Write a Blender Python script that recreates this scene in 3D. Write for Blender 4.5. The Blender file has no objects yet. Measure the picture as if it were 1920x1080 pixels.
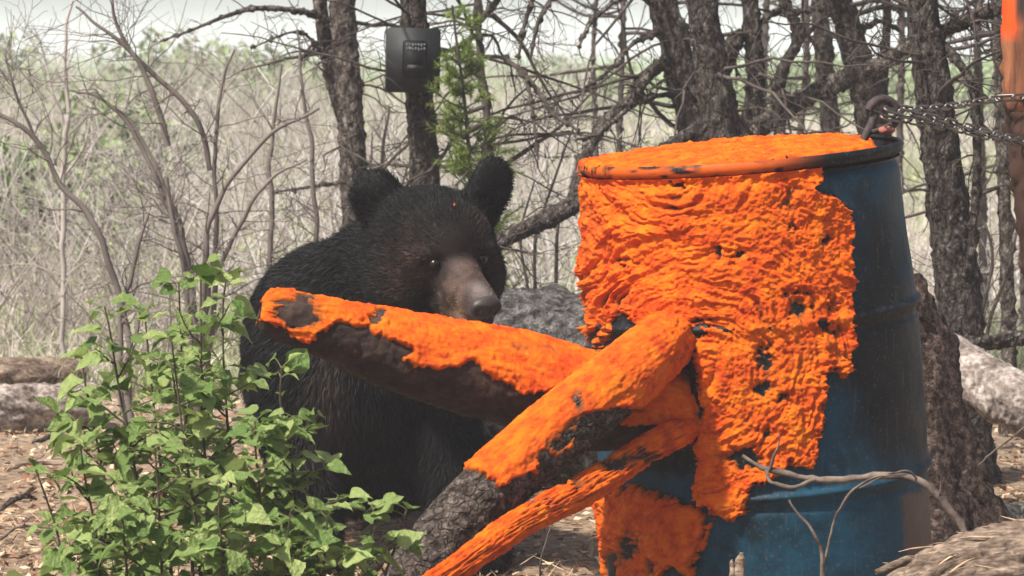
import bpy, bmesh, math, random
import numpy as np
from mathutils import Vector, Matrix

R = math.radians
random.seed(7)
rng = np.random.default_rng(11)
sc = bpy.context.scene
COL = sc.collection

# ------------------------------------------------------------------ camera, sky, sun, exposure
CAM_Z, PITCH, FPX = 1.06, R(4.0), 6400.0      # FPX: focal length in pixels of a 1920 wide frame
cam_d = bpy.data.cameras.new('camera')
cam_d.sensor_width = 36.0
cam_d.lens = FPX / 1920.0 * 36.0
cam_d.clip_start = 0.1
cam_d.clip_end = 3000
cam_d.dof.use_dof = True
cam_d.dof.focus_distance = 6.05
cam_d.dof.aperture_fstop = 16.0
cam = bpy.data.objects.new('camera', cam_d)
cam.location = (0, 0, CAM_Z)
cam.rotation_euler = (R(90) - PITCH, 0, 0)
COL.objects.link(cam)
sc.camera = cam

SUN_EL, SUN_AZ = R(56), R(-48)                 # azimuth measured from -Y (camera side) towards +X
sd = Vector((math.sin(SUN_AZ) * math.cos(SUN_EL), -math.cos(SUN_AZ) * math.cos(SUN_EL), math.sin(SUN_EL)))
world = bpy.data.worlds.new('World')
sc.world = world
world.use_nodes = True
wn = world.node_tree
bg = wn.nodes['Background']
sky = wn.nodes.new('ShaderNodeTexSky')
sky.sky_type = 'NISHITA'
sky.sun_disc = False
sky.sun_elevation = SUN_EL
sky.sun_rotation = math.atan2(sd.x, sd.y)
sky.air_density = 1.0
sky.dust_density = 4.0
sky.ozone_density = 1.0
wn.links.new(sky.outputs[0], bg.inputs[0])
bg.inputs[1].default_value = 0.088
sun_d = bpy.data.lights.new('sun', 'SUN')
sun_d.energy = 4.6
sun_d.angle = R(3)
sun_d.color = (1.0, 0.95, 0.87)
sun = bpy.data.objects.new('sun', sun_d)
sun.rotation_euler = (-sd).to_track_quat('-Z', 'Y').to_euler()
COL.objects.link(sun)

vs = sc.view_settings
vs.view_transform = 'Standard'
vs.look = 'None'
vs.gamma = 1.0
vs.use_curve_mapping = False
vs.exposure = 0.72
sc.cycles.volume_bounces = 1
sc.cycles.max_bounces = 8
sc.cycles.transparent_max_bounces = 16

# ------------------------------------------------------------------ geometry helpers
CP, SP = math.cos(PITCH), math.sin(PITCH)

def P(px, py, Y):
    """world point at depth Y (metres along +Y) seen at a pixel of the 1920x1080 frame"""
    u = (px - 960.0) / FPX
    v = (540.0 - py) / FPX
    d = np.array([u, CP + v * SP, -SP + v * CP])
    return np.array([0, 0, CAM_Z]) + d * (Y / d[1])

def proj(V):
    x, y, z = V[..., 0], V[..., 1], V[..., 2] - CAM_Z
    f = y * CP - z * SP
    up = y * SP + z * CP
    return 960 + FPX * x / f, 540 - FPX * up / f

def pxm(n, Y):
    return n / FPX * Y

def _h(ix, iy, iz, seed):
    n = (ix * 374761393 + iy * 668265263 + iz * 2147483647 + seed * 1274126177) & 0xFFFFFFFF
    n = ((n ^ (n >> 13)) * 1274126177) & 0xFFFFFFFF
    n = ((n ^ (n >> 16)) * 2246822519) & 0xFFFFFFFF
    return ((n ^ (n >> 15)) & 0xFFFFFF) / float(0xFFFFFF)

def noise3(p, seed=0):
    p = np.asarray(p, dtype=np.float64)
    i = np.floor(p).astype(np.int64)
    f = p - i
    w = f * f * f * (f * (f * 6 - 15) + 10)
    r = 0
    for dx in (0, 1):
        wx = w[..., 0] if dx else 1 - w[..., 0]
        for dy in (0, 1):
            wy = w[..., 1] if dy else 1 - w[..., 1]
            for dz in (0, 1):
                wz = w[..., 2] if dz else 1 - w[..., 2]
                r = r + wx * wy * wz * _h(i[..., 0] + dx, i[..., 1] + dy, i[..., 2] + dz, seed)
    return r * 2 - 1

def fbm(p, seed=0, octv=4, gain=0.5):
    a, s, r, f = 1.0, 0.0, 0.0, 1.0
    for k in range(octv):
        r = r + a * noise3(p * f, seed + k * 17)
        s += a
        a *= gain
        f *= 2.03
    return r / s

def n2(x, y, seed=0, octv=3, gain=0.5):
    return fbm(np.stack([x, y, np.zeros_like(x) + 0.37], -1), seed, octv, gain)

def smooth(a, b, x):
    t = np.clip((x - a) / (b - a), 0, 1)
    return t * t * (3 - 2 * t)

def poly_sd(x, y, poly):
    """signed distance (positive inside) of points to a closed polygon"""
    pl = np.asarray(poly, float)
    best = np.full(x.shape, 1e18)
    inside = np.zeros(x.shape, bool)
    n = len(pl)
    for i in range(n):
        ax, ay = pl[i]
        bx, by = pl[(i + 1) % n]
        ex, ey = bx - ax, by - ay
        t = np.clip(((x - ax) * ex + (y - ay) * ey) / (ex * ex + ey * ey + 1e-9), 0, 1)
        d = (x - ax - t * ex) ** 2 + (y - ay - t * ey) ** 2
        best = np.minimum(best, d)
        c = ((ay > y) != (by > y)) & (x < (bx - ax) * (y - ay) / (by - ay + 1e-12) + ax)
        inside ^= c
    return np.where(inside, 1, -1) * np.sqrt(best)

def spline(pts, n):
    """Catmull-Rom through pts, n samples (any dimension)"""
    p = np.asarray(pts, float)
    m = len(p)
    if m == 2:
        t = np.linspace(0, 1, n)[:, None]
        return p[0] * (1 - t) + p[1] * t
    q = np.vstack([2 * p[0] - p[1], p, 2 * p[-1] - p[-2]])
    d = np.concatenate([[0], np.cumsum(np.linalg.norm(np.diff(p[:, :3] if p.shape[1] > 2 else p, axis=0), axis=1))])
    s = np.interp(np.linspace(0, d[-1], n), d, np.arange(m))
    i = np.minimum(s.astype(int), m - 2)
    t = (s - i)[:, None]
    p0, p1, p2, p3 = q[i], q[i + 1], q[i + 2], q[i + 3]
    return 0.5 * (2 * p1 + (p2 - p0) * t + (2 * p0 - 5 * p1 + 4 * p2 - p3) * t ** 2 + (3 * p1 - p0 - 3 * p2 + p3) * t ** 3)

def frames(C):
    """tangent/normal/binormal along centre lines C (..., N, 3)"""
    T = np.gradient(C, axis=-2)
    T = T / (np.linalg.norm(T, axis=-1, keepdims=True) + 1e-12)
    mean = T.mean(axis=-2, keepdims=True)
    ref = np.where(np.abs(mean[..., 2:3]) > 0.8, np.array([0, -1.0, 0]), np.array([0, 0, 1.0]))
    Nn = np.cross(np.broadcast_to(ref, T.shape), T)
    Nn = Nn / (np.linalg.norm(Nn, axis=-1, keepdims=True) + 1e-12)
    B = np.cross(T, Nn)
    return T, Nn, B

def tubes(C, Rr, sides=4):
    """batch of tubes: C (M,N,3), Rr (M,N) -> verts, quads"""
    C = np.asarray(C, float)
    Rr = np.asarray(Rr, float)
    M, N = C.shape[:2]
    T, Nn, B = frames(C)
    a = np.linspace(0, 2 * np.pi, sides, endpoint=False)
    V = C[:, :, None, :] + Rr[:, :, None, None] * (np.cos(a)[None, None, :, None] * Nn[:, :, None, :] + np.sin(a)[None, None, :, None] * B[:, :, None, :])
    idx = np.arange(M * N * sides).reshape(M, N, sides)
    nx = np.roll(idx, -1, axis=2)
    F = np.stack([idx[:, :-1], nx[:, :-1], nx[:, 1:], idx[:, 1:]], -1).reshape(-1, 4)
    return V.reshape(-1, 3), F

def grid_faces(nu, nv, wrap=False):
    idx = np.arange(nu * nv).reshape(nu, nv)
    if wrap:
        j = np.concatenate([idx, idx[:, :1]], 1)
    else:
        j = idx
    return np.stack([j[:-1, :-1], j[:-1, 1:], j[1:, 1:], j[1:, :-1]], -1).reshape(-1, 4)

ORG = {}

def mesh_data(name, V, F, mat=None, smooth_=True, attrs=None):
    V = np.asarray(V, np.float32)
    me = bpy.data.meshes.new(name)
    if isinstance(F, np.ndarray):
        nf, k = F.shape
        me.vertices.add(len(V))
        me.vertices.foreach_set('co', V.ravel())
        me.loops.add(nf * k)
        me.loops.foreach_set('vertex_index', F.astype(np.int32).ravel())
        me.polygons.add(nf)
        me.polygons.foreach_set('loop_start', (np.arange(nf) * k).astype(np.int32))
        me.polygons.foreach_set('loop_total', np.full(nf, k, np.int32))
        me.update(calc_edges=True)
        me.validate()
    else:
        me.from_pydata([tuple(v) for v in V.tolist()], [], [tuple(f) for f in F])
        me.update()
    if smooth_:
        me.polygons.foreach_set('use_smooth', np.ones(len(me.polygons), bool))
    for an, av in (attrs or {}).items():
        av = np.asarray(av, np.float32)
        if av.ndim == 1:
            at = me.attributes.new(an, 'FLOAT', 'POINT')
            at.data.foreach_set('value', av)
        else:
            at = me.attributes.new(an, 'FLOAT_COLOR', 'POINT')
            if av.shape[1] == 3:
                av = np.concatenate([av, np.ones((len(av), 1), np.float32)], 1)
            at.data.foreach_set('color', av.ravel())
    if mat:
        me.materials.append(mat)
    return me

def prune(V, F, keep, attrs=None):
    """keep only faces flagged and the vertices they use"""
    F = F[keep]
    used = np.unique(F)
    mp = np.full(len(V), -1)
    mp[used] = np.arange(len(used))
    return V[used], mp[F], {k: np.asarray(v)[used] for k, v in (attrs or {}).items()}

def empty(name, loc, label, cat, group=None):
    o = bpy.data.objects.new(name, None)
    o.empty_display_size = 0.05
    COL.objects.link(o)
    o.location = tuple(float(c) for c in loc)
    ORG[o.name] = np.array(loc, float)
    o['label'] = label
    o['category'] = cat
    if group:
        o['group'] = group
    return o

def part(name, V, F, mat, parent, smooth_=True, attrs=None, kind=None, label=None):
    """mesh given in world coordinates, parented under a thing (or a part of it)"""
    org = ORG[parent.name]
    o = bpy.data.objects.new(name, mesh_data(name, np.asarray(V) - org, F, mat, smooth_, attrs))
    COL.objects.link(o)
    o.parent = parent
    ORG[o.name] = org
    if kind:
        o['kind'] = kind
    if label:
        o['label'] = label
    return o

def thing(name, V, F, mat, base, label, cat, group=None, smooth_=True, attrs=None, kind=None):
    base = np.array(base, float)
    o = bpy.data.objects.new(name, mesh_data(name, np.asarray(V) - base, F, mat, smooth_, attrs))
    COL.objects.link(o)
    o.location = base
    ORG[o.name] = base
    if label:
        o['label'] = label
    if cat:
        o['category'] = cat
    if group:
        o['group'] = group
    if kind:
        o['kind'] = kind
    return o

def join(parts):
    Vs, Fs, n = [], [], 0
    for V, F in parts:
        Vs.append(np.asarray(V))
        Fs.append(np.asarray(F) + n)
        n += len(V)
    return np.concatenate(Vs), np.concatenate(Fs)

# ------------------------------------------------------------------ materials
def new_mat(name):
    m = bpy.data.materials.new(name)
    m.use_nodes = True
    return m, m.node_tree.nodes, m.node_tree.links, m.node_tree.nodes['Principled BSDF']

def ramp(nodes, stops):
    r = nodes.new('ShaderNodeValToRGB')
    el = r.color_ramp.elements
    while len(el) < len(stops):
        el.new(0.5)
    for e, (p, c) in zip(el, stops):
        e.position = p
        e.color = (*c, 1)
    return r

def mk(name, stops, scale=8, rough=0.8, bump=0.3, bscale=40, stretch=(1, 1, 1), detail=6, dist=0.002, spec=0.3, attr=None, vor=None, fine=None):
    """noise-coloured principled material; attr=(name, colour) mixes a colour in by a float attribute"""
    m, N, L, b = new_mat(name)
    tc = N.new('ShaderNodeTexCoord')
    mp = N.new('ShaderNodeMapping')
    mp.inputs['Scale'].default_value = stretch
    L.new(tc.outputs['Object'], mp.inputs[0])
    nz = N.new('ShaderNodeTexNoise')
    nz.inputs['Scale'].default_value = scale
    nz.inputs['Detail'].default_value = detail
    nz.inputs['Roughness'].default_value = 0.65
    L.new(mp.outputs[0], nz.inputs['Vector'])
    rp = ramp(N, stops)
    L.new(nz.outputs['Fac'], rp.inputs[0])
    col = rp.outputs[0]
    if fine:
        nf = N.new('ShaderNodeTexNoise')
        nf.inputs['Scale'].default_value = fine[0]
        nf.inputs['Detail'].default_value = 4
        L.new(mp.outputs[0], nf.inputs['Vector'])
        rf = ramp(N, [(0.35, (fine[1],) * 3), (0.65, (fine[2],) * 3)])
        L.new(nf.outputs['Fac'], rf.inputs[0])
        mx = N.new('ShaderNodeMix')
        mx.data_type = 'RGBA'
        mx.blend_type = 'MULTIPLY'
        mx.inputs[0].default_value = 1
        L.new(col, mx.inputs[6])
        L.new(rf.outputs[0], mx.inputs[7])
        col = mx.outputs[2]
    vout = None
    if vor:
        wp = N.new('ShaderNodeTexNoise'); wp.inputs['Scale'].default_value = vor * 0.8
        L.new(mp.outputs[0], wp.inputs['Vector'])
        av = N.new('ShaderNodeVectorMath'); av.operation = 'MULTIPLY_ADD'
        av.inputs[1].default_value = (1.6 / vor,) * 3
        L.new(wp.outputs['Color'], av.inputs[0]); L.new(mp.outputs[0], av.inputs[2])
        vo = N.new('ShaderNodeTexVoronoi'); vo.feature = 'DISTANCE_TO_EDGE'; vo.inputs['Scale'].default_value = vor
        L.new(av.outputs[0], vo.inputs['Vector'])
        rv = ramp(N, [(0.0, (0.30,) * 3), (0.16, (1.08,) * 3)])
        L.new(vo.outputs['Distance'], rv.inputs[0])
        mx = N.new('ShaderNodeMix'); mx.data_type = 'RGBA'; mx.blend_type = 'MULTIPLY'; mx.inputs[0].default_value = 0.5
        L.new(col, mx.inputs[6]); L.new(rv.outputs[0], mx.inputs[7])
        col = mx.outputs[2]
        vout = rv.outputs[0]
    if attr:
        for an, ac in (attr if isinstance(attr, list) else [attr]):
            at = N.new('ShaderNodeAttribute')
            at.attribute_name = an
            mx = N.new('ShaderNodeMix')
            mx.data_type = 'RGBA'
            L.new(at.outputs['Fac'], mx.inputs[0])
            L.new(col, mx.inputs[6])
            mx.inputs[7].default_value = (*ac, 1)
            col = mx.outputs[2]
    L.new(col, b.inputs['Base Color'])
    b.inputs['Roughness'].default_value = rough
    b.inputs['Specular IOR Level'].default_value = spec
    nb = N.new('ShaderNodeTexNoise')
    nb.inputs['Scale'].default_value = bscale
    nb.inputs['Detail'].default_value = 8
    nb.inputs['Roughness'].default_value = 0.7
    L.new(mp.outputs[0], nb.inputs['Vector'])
    bp = N.new('ShaderNodeBump')
    bp.inputs['Strength'].default_value = bump
    bp.inputs['Distance'].default_value = dist
    if vout:
        ad_ = N.new('ShaderNodeMath'); ad_.operation = 'MULTIPLY_ADD'; ad_.inputs[1].default_value = 0.6
        L.new(vout, ad_.inputs[0]); L.new(nb.outputs['Fac'], ad_.inputs[2]); L.new(ad_.outputs[0], bp.inputs['Height'])
    else:
        L.new(nb.outputs['Fac'], bp.inputs['Height'])
    L.new(bp.outputs[0], b.inputs['Normal'])
    return m

def mk_attr_col(name, an, rough=0.8, spec=0.2, translucent=0.0):
    m, N, L, b = new_mat(name)
    at = N.new('ShaderNodeAttribute')
    at.attribute_name = an
    L.new(at.outputs['Color'], b.inputs['Base Color'])
    b.inputs['Roughness'].default_value = rough
    b.inputs['Specular IOR Level'].default_value = spec
    if translucent:
        tr = N.new('ShaderNodeBsdfTranslucent')
        L.new(at.outputs['Color'], tr.inputs[0])
        mx = N.new('ShaderNodeMixShader')
        mx.inputs[0].default_value = translucent
        L.new(b.outputs[0], mx.inputs[1])
        L.new(tr.outputs[0], mx.inputs[2])
        L.new(mx.outputs[0], N['Material Output'].inputs[0])
    return m

M_BARK = mk('dark_spruce_bark', [(0.36, (0.012, 0.009, 0.008)), (0.48, (0.045, 0.036, 0.031)), (0.60, (0.096, 0.081, 0.071)), (0.72, (0.21, 0.19, 0.17))],
            scale=75, bump=1.0, bscale=120, dist=0.008, stretch=(1, 1, 0.6), rough=0.95, spec=0.1, fine=(240, 0.55, 1.7), vor=42)
M_BARKG = mk('grey_lichen_bark', [(0.36, (0.025, 0.019, 0.016)), (0.5, (0.085, 0.068, 0.058)), (0.66, (0.23, 0.205, 0.18))],
             scale=65, bump=1.0, bscale=110, dist=0.008, stretch=(1, 1, 0.55), rough=0.95, spec=0.1, fine=(220, 0.6, 1.5), vor=40)
M_TWIG = mk('dead_twig', [(0.35, (0.04, 0.030, 0.026)), (0.65, (0.11, 0.092, 0.080))], scale=20, bump=0.3, rough=0.9, spec=0.1)
M_TWIGP = mk('pale_shrub_twig', [(0.3, (0.10, 0.082, 0.074)), (0.7, (0.22, 0.185, 0.165))], scale=3, bump=0.2, rough=0.9, spec=0.1)
M_BRUSH = mk('dry_brush', [(0.3, (0.22, 0.185, 0.165)), (0.5, (0.40, 0.36, 0.325)), (0.7, (0.66, 0.63, 0.59))], scale=0.9, bump=0.0, rough=0.95, spec=0.05)
M_LOGG = mk('weathered_grey_wood', [(0.36, (0.022, 0.020, 0.018)), (0.5, (0.075, 0.068, 0.063)), (0.64, (0.18, 0.165, 0.155))], scale=42, bump=1.0, bscale=110, dist=0.01, rough=0.95, spec=0.1, fine=(170, 0.5, 1.4))
M_LOGP = mk('pale_bleached_wood', [(0.36, (0.12, 0.09, 0.075)), (0.5, (0.32, 0.265, 0.23)), (0.64, (0.54, 0.47, 0.41))], scale=14, bump=0.8, bscale=60, dist=0.008, stretch=(0.8, 1, 1), rough=0.9, spec=0.1, fine=(110, 0.5, 1.15))
M_ROT = mk('rotten_wood', [(0.3, (0.09, 0.06, 0.045)), (0.5, (0.24, 0.175, 0.13)), (0.7, (0.46, 0.36, 0.27))], scale=10, bump=1.0, bscale=45, dist=0.008, stretch=(0.6, 2, 2), rough=0.95, spec=0.1, fine=(80, 0.5, 1.15))
M_STICK = mk('peeled_stick', [(0.35, (0.05, 0.036, 0.030)), (0.65, (0.19, 0.145, 0.115))], scale=25, bump=0.5, bscale=90, rough=0.85, spec=0.2)
M_GOO = None

# ------------------------------------------------------------------ ground
def gz(x, y):
    x = np.asarray(x, float)
    y = np.asarray(y, float)
    near = 0.03 * n2(x * 0.9, y * 0.9, 3, 3) + 0.012 * n2(x * 4, y * 4, 5, 3)
    far = 0.25 * n2(x * 0.05, y * 0.05, 8, 3) * smooth(14, 60, y)
    return near + far

def axis(lo, hi, fine_lo, fine_hi, step, grow):
    a = list(np.arange(fine_lo, fine_hi + 1e-6, step))
    s = step
    while a[-1] < hi:
        s *= grow
        a.append(a[-1] + s)
    s = step
    while a[0] > lo:
        s *= grow
        a.insert(0, a[0] - s)
    return np.array(a)

gxs = axis(-900, 900, -1.6, 1.6, 0.035, 1.12)
gys = axis(-60, 1500, 4.2, 13, 0.045, 1.10)
GX, GY = np.meshgrid(gxs, gys, indexing='ij')
GZ = gz(GX, GY)
GV = np.stack([GX, GY, GZ], -1).reshape(-1, 3)
m, N, L, b = new_mat('forest_floor')
tc = N.new('ShaderNodeTexCoord')
nz = N.new('ShaderNodeTexNoise'); nz.inputs['Scale'].default_value = 28; nz.inputs['Detail'].default_value = 9; nz.inputs['Roughness'].default_value = 0.75
L.new(tc.outputs['Object'], nz.inputs['Vector'])
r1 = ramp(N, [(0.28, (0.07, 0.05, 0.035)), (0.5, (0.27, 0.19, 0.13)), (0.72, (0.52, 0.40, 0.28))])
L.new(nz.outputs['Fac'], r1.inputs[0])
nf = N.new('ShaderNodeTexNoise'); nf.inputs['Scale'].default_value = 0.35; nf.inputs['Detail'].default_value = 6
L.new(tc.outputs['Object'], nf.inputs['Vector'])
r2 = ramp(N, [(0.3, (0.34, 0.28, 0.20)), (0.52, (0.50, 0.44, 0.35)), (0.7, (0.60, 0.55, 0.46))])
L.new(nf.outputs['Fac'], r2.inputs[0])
nm = N.new('ShaderNodeTexNoise'); nm.inputs['Scale'].default_value = 0.06; nm.inputs['Detail'].default_value = 4
L.new(tc.outputs['Object'], nm.inputs['Vector'])
sx = N.new('ShaderNodeSeparateXYZ'); L.new(tc.outputs['Object'], sx.inputs[0])
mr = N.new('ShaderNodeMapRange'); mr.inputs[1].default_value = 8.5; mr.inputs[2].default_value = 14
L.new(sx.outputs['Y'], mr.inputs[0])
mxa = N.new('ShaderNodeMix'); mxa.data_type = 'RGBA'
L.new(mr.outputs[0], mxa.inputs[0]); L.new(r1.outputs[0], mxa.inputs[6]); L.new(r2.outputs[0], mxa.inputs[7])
# the meadow beyond the clearing is green
ad = N.new('ShaderNodeMath'); ad.operation = 'MULTIPLY_ADD'; ad.inputs[1].default_value = 60
L.new(nm.outputs['Fac'], ad.inputs[0]); L.new(sx.outputs['Y'], ad.inputs[2])
mg = N.new('ShaderNodeMapRange'); mg.inputs[1].default_value = 78; mg.inputs[2].default_value = 92
L.new(ad.outputs[0], mg.inputs[0])
mxb = N.new('ShaderNodeMix'); mxb.data_type = 'RGBA'
L.new(mg.outputs[0], mxb.inputs[0]); L.new(mxa.outputs[2], mxb.inputs[6]); mxb.inputs[7].default_value = (0.17, 0.235, 0.085, 1)
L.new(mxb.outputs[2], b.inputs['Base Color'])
b.inputs['Roughness'].default_value = 0.95
b.inputs['Specular IOR Level'].default_value = 0.1
bp = N.new('ShaderNodeBump'); bp.inputs['Strength'].default_value = 1; bp.inputs['Distance'].default_value = 0.012
L.new(nz.outputs['Fac'], bp.inputs['Height']); L.new(bp.outputs[0], b.inputs['Normal'])
M_GROUND = m
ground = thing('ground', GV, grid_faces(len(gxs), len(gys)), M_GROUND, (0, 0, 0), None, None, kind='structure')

def on_ground(p):
    return float(gz(np.array(p[0]), np.array(p[1])))

# ------------------------------------------------------------------ barrel
BT = P(1388, 281, 6.17)                                  # centre of the top rim
bax = np.array([-0.078, -0.036, 1.0]); bax /= np.linalg.norm(bax)
BH = 0.90
BB = BT - bax * BH
e1 = np.cross(np.array([0, 1.0, 0]), bax); e1 /= np.linalg.norm(e1)      # towards picture right
e2 = np.cross(e1, bax)                                                    # towards the camera
if e2[1] > 0:
    e2 = -e2

def bprofile(h, k=1.0):
    """outer radius of the drum at height h"""
    r = 0.284 + 0.015 * smooth(0.86, 0.55, h) - 0.004 * smooth(0.3, 0.0, h)
    r = r + 0.008 * k * np.exp(-((h - 0.612) / 0.007) ** 2) - 0.004 * k * np.exp(-((h - 0.590) / 0.007) ** 2)
    r = r + 0.008 * k * np.exp(-((h - 0.312) / 0.007) ** 2) - 0.004 * k * np.exp(-((h - 0.290) / 0.007) ** 2)
    r = r - 0.008 * np.exp(-((h - 0.868) / 0.012) ** 2)
    r = np.where(h > 0.878, 0.2925 - 0.004 * ((h - 0.889) / 0.010) ** 2, r)
    r = r - 0.03 * smooth(0.03, 0.0, h)
    return r

def bpt(th, h, r):
    return BB + h[..., None] * bax + r[..., None] * (np.sin(th)[..., None] * e1 + np.cos(th)[..., None] * e2)

# the mouth torn in the drum where the logs go in (angle, height plane)
hole_poly = [(1150, 640), (1190, 605), (1250, 612), (1292, 640), (1300, 700), (1302, 770), (1290, 822), (1250, 842), (1200, 850), (1160, 800), (1140, 720)]
goo_polys = [
    [(1040, 305), (1100, 312), (1300, 318), (1480, 305), (1556, 293), (1545, 330), (1538, 352), (1566, 362), (1588, 376), (1600, 420),
     (1604, 500), (1606, 600), (1600, 690), (1585, 712), (1556, 700), (1548, 760), (1538, 850), (1524, 882), (1480, 872), (1450, 905),
     (1420, 915), (1405, 958), (1372, 980), (1330, 962), (1292, 942), (1300, 880), (1296, 820), (1312, 760), (1300, 690), (1268, 640),
     (1215, 622), (1180, 602), (1160, 596), (1150, 625), (1128, 660), (1106, 652), (1098, 560), (1085, 480), (1040, 420)],
    [(1085, 935), (1140, 925), (1190, 905), (1262, 922), (1310, 946), (1336, 985), (1318, 1040), (1300, 1090), (1262, 1070), (1236, 1100), (1210, 1110), (1120, 1110), (1085, 1040)],
]
RES_SHADE = [goo_polys[0], goo_polys[1], [(1105, 570), (1320, 570), (1330, 860), (1280, 900), (1150, 880), (1100, 700)]]  # last outline paints shade around the torn mouth and under the logs
nth, nh = 260, 260
th = np.linspace(-np.pi, np.pi, nth, endpoint=False)
hh = np.concatenate([np.linspace(0, 0.86, nh - 24), np.linspace(0.862, 0.899, 24)])
TH, HH = np.meshgrid(th, hh, indexing='xy')            # rows: h
RR = bprofile(HH)
RR = RR + 0.004 * n2(TH * 2.5, HH * 5, 31, 3)
BV = bpt(TH, HH, RR)
bx_, by_ = proj(BV)
front = np.cos(TH) > 0.15
hsd = np.where(front, poly_sd(bx_, by_, hole_poly), -99)
F = grid_faces(nh, nth, wrap=True)
keep = (hsd.ravel()[F] < 0).any(axis=1)
# dirt: brown scrape low on the right, general grime; shade by the torn mouth painted in
scrape = smooth(-6, 10, poly_sd(bx_, by_, [(1688, 930), (1760, 905), (1775, 1075), (1702, 1070)]) + 9 * n2(bx_ * 0.05, by_ * 0.05, 4, 3)) * front
grime_shade = smooth(-40, 60, poly_sd(bx_, by_, [(1600, 395), (1690, 385), (1760, 640), (1770, 910), (1700, 880), (1600, 820), (1560, 640)]) + 40 * n2(bx_ * 0.02, by_ * 0.02, 9, 4)) * front
grime_shade = np.maximum(grime_shade, smooth(0.862, 0.868, HH))
resid_shade = np.maximum(np.maximum(poly_sd(bx_, by_, RES_SHADE[0]), poly_sd(bx_, by_, RES_SHADE[1])), poly_sd(bx_, by_, RES_SHADE[2]))
resid_shade = smooth(-4, 14, resid_shade + 10 * n2(bx_ * .05, by_ * .05, 14, 3)) * front
grime_shade = np.maximum(grime_shade, resid_shade)
rimst = smooth(0.874, 0.880, HH) * smooth(1560, 1400, bx_) * (np.cos(TH) > -0.3) * smooth(-0.32, 0.06, n2(TH * 9, HH * 90, 19, 4))
barrel = empty('barrel', BB, 'blue plastic drum smeared with thick orange paste, logs stuck through a torn hole', 'barrel')
m, N, L, b = new_mat('blue_drum_plastic')
tc = N.new('ShaderNodeTexCoord')
nz = N.new('ShaderNodeTexNoise'); nz.inputs['Scale'].default_value = 9; nz.inputs['Detail'].default_value = 8; nz.inputs['Roughness'].default_value = 0.7
L.new(tc.outputs['Object'], nz.inputs['Vector'])
rp = ramp(N, [(0.35, (0.006, 0.018, 0.026)), (0.52, (0.008, 0.048, 0.082)), (0.7, (0.012, 0.075, 0.125))])
L.new(nz.outputs['Fac'], rp.inputs[0])
def mixattr(col, an, c):
    at = N.new('ShaderNodeAttribute'); at.attribute_name = an
    mx = N.new('ShaderNodeMix'); mx.data_type = 'RGBA'
    L.new(at.outputs['Fac'], mx.inputs[0]); L.new(col, mx.inputs[6]); mx.inputs[7].default_value = (*c, 1)
    return mx.outputs[2]
c = mixattr(rp.outputs[0], 'grime_shade', (0.006, 0.008, 0.010))
c = mixattr(c, 'scrape', (0.115, 0.075, 0.058))
c = mixattr(c, 'rimst', (0.50, 0.085, 0.006))
b.inputs['Specular IOR Level'].default_value = 0.16
ng = N.new('ShaderNodeTexNoise'); ng.inputs['Scale'].default_value = 160; ng.inputs['Detail'].default_value = 5
L.new(tc.outputs['Object'], ng.inputs['Vector'])
mps = N.new('ShaderNodeMapping'); mps.inputs['Scale'].default_value = (60, 60, 5); mps.inputs['Rotation'].default_value = (0.25, 0.4, 0)
L.new(tc.outputs['Object'], mps.inputs[0])
nsx = N.new('ShaderNodeTexNoise'); nsx.inputs['Scale'].default_value = 2.2; nsx.inputs['Detail'].default_value = 6
L.new(mps.outputs[0], nsx.inputs['Vector'])
rsx = ramp(N, [(0.60, (0, 0, 0)), (0.70, (0.35, 0.35, 0.35))]); L.new(nsx.outputs['Fac'], rsx.inputs[0])
mxs = N.new('ShaderNodeMix'); mxs.data_type = 'RGBA'; L.new(rsx.outputs[0], mxs.inputs[0]); L.new(c, mxs.inputs[6]); mxs.inputs[7].default_value = (0.075, 0.085, 0.090, 1)
c = mxs.outputs[2]
rg = ramp(N, [(0.60, (0, 0, 0)), (0.72, (0.6, 0.6, 0.6))]); L.new(ng.outputs['Fac'], rg.inputs[0])
mx = N.new('ShaderNodeMix'); mx.data_type = 'RGBA'; L.new(rg.outputs[0], mx.inputs[0]); L.new(c, mx.inputs[6]); mx.inputs[7].default_value = (0.12, 0.095, 0.08, 1)
L.new(mx.outputs[2], b.inputs['Base Color'])
rr_ = ramp(N, [(0.3, (0.42,) * 3), (0.7, (0.7,) * 3)]); L.new(nz.outputs['Fac'], rr_.inputs[0]); L.new(rr_.outputs[0], b.inputs['Roughness'])
bp = N.new('ShaderNodeBump'); bp.inputs['Strength'].default_value = 0.35; bp.inputs['Distance'].default_value = 0.003
nb = N.new('ShaderNodeTexNoise'); nb.inputs['Scale'].default_value = 60; nb.inputs['Detail'].default_value = 8
L.new(tc.outputs['Object'], nb.inputs['Vector']); L.new(nb.outputs['Fac'], bp.inputs['Height']); L.new(bp.outputs[0], b.inputs['Normal'])
M_DRUM = m
V_, F_, at_ = prune(BV.reshape(-1, 3), F, keep, {'scrape': scrape.ravel(), 'grime_shade': grime_shade.ravel(), 'rimst': rimst.ravel()})
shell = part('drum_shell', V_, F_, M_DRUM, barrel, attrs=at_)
sol = shell.modifiers.new('wall', 'SOLIDIFY'); sol.thickness = 0.005; sol.offset = -1
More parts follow.
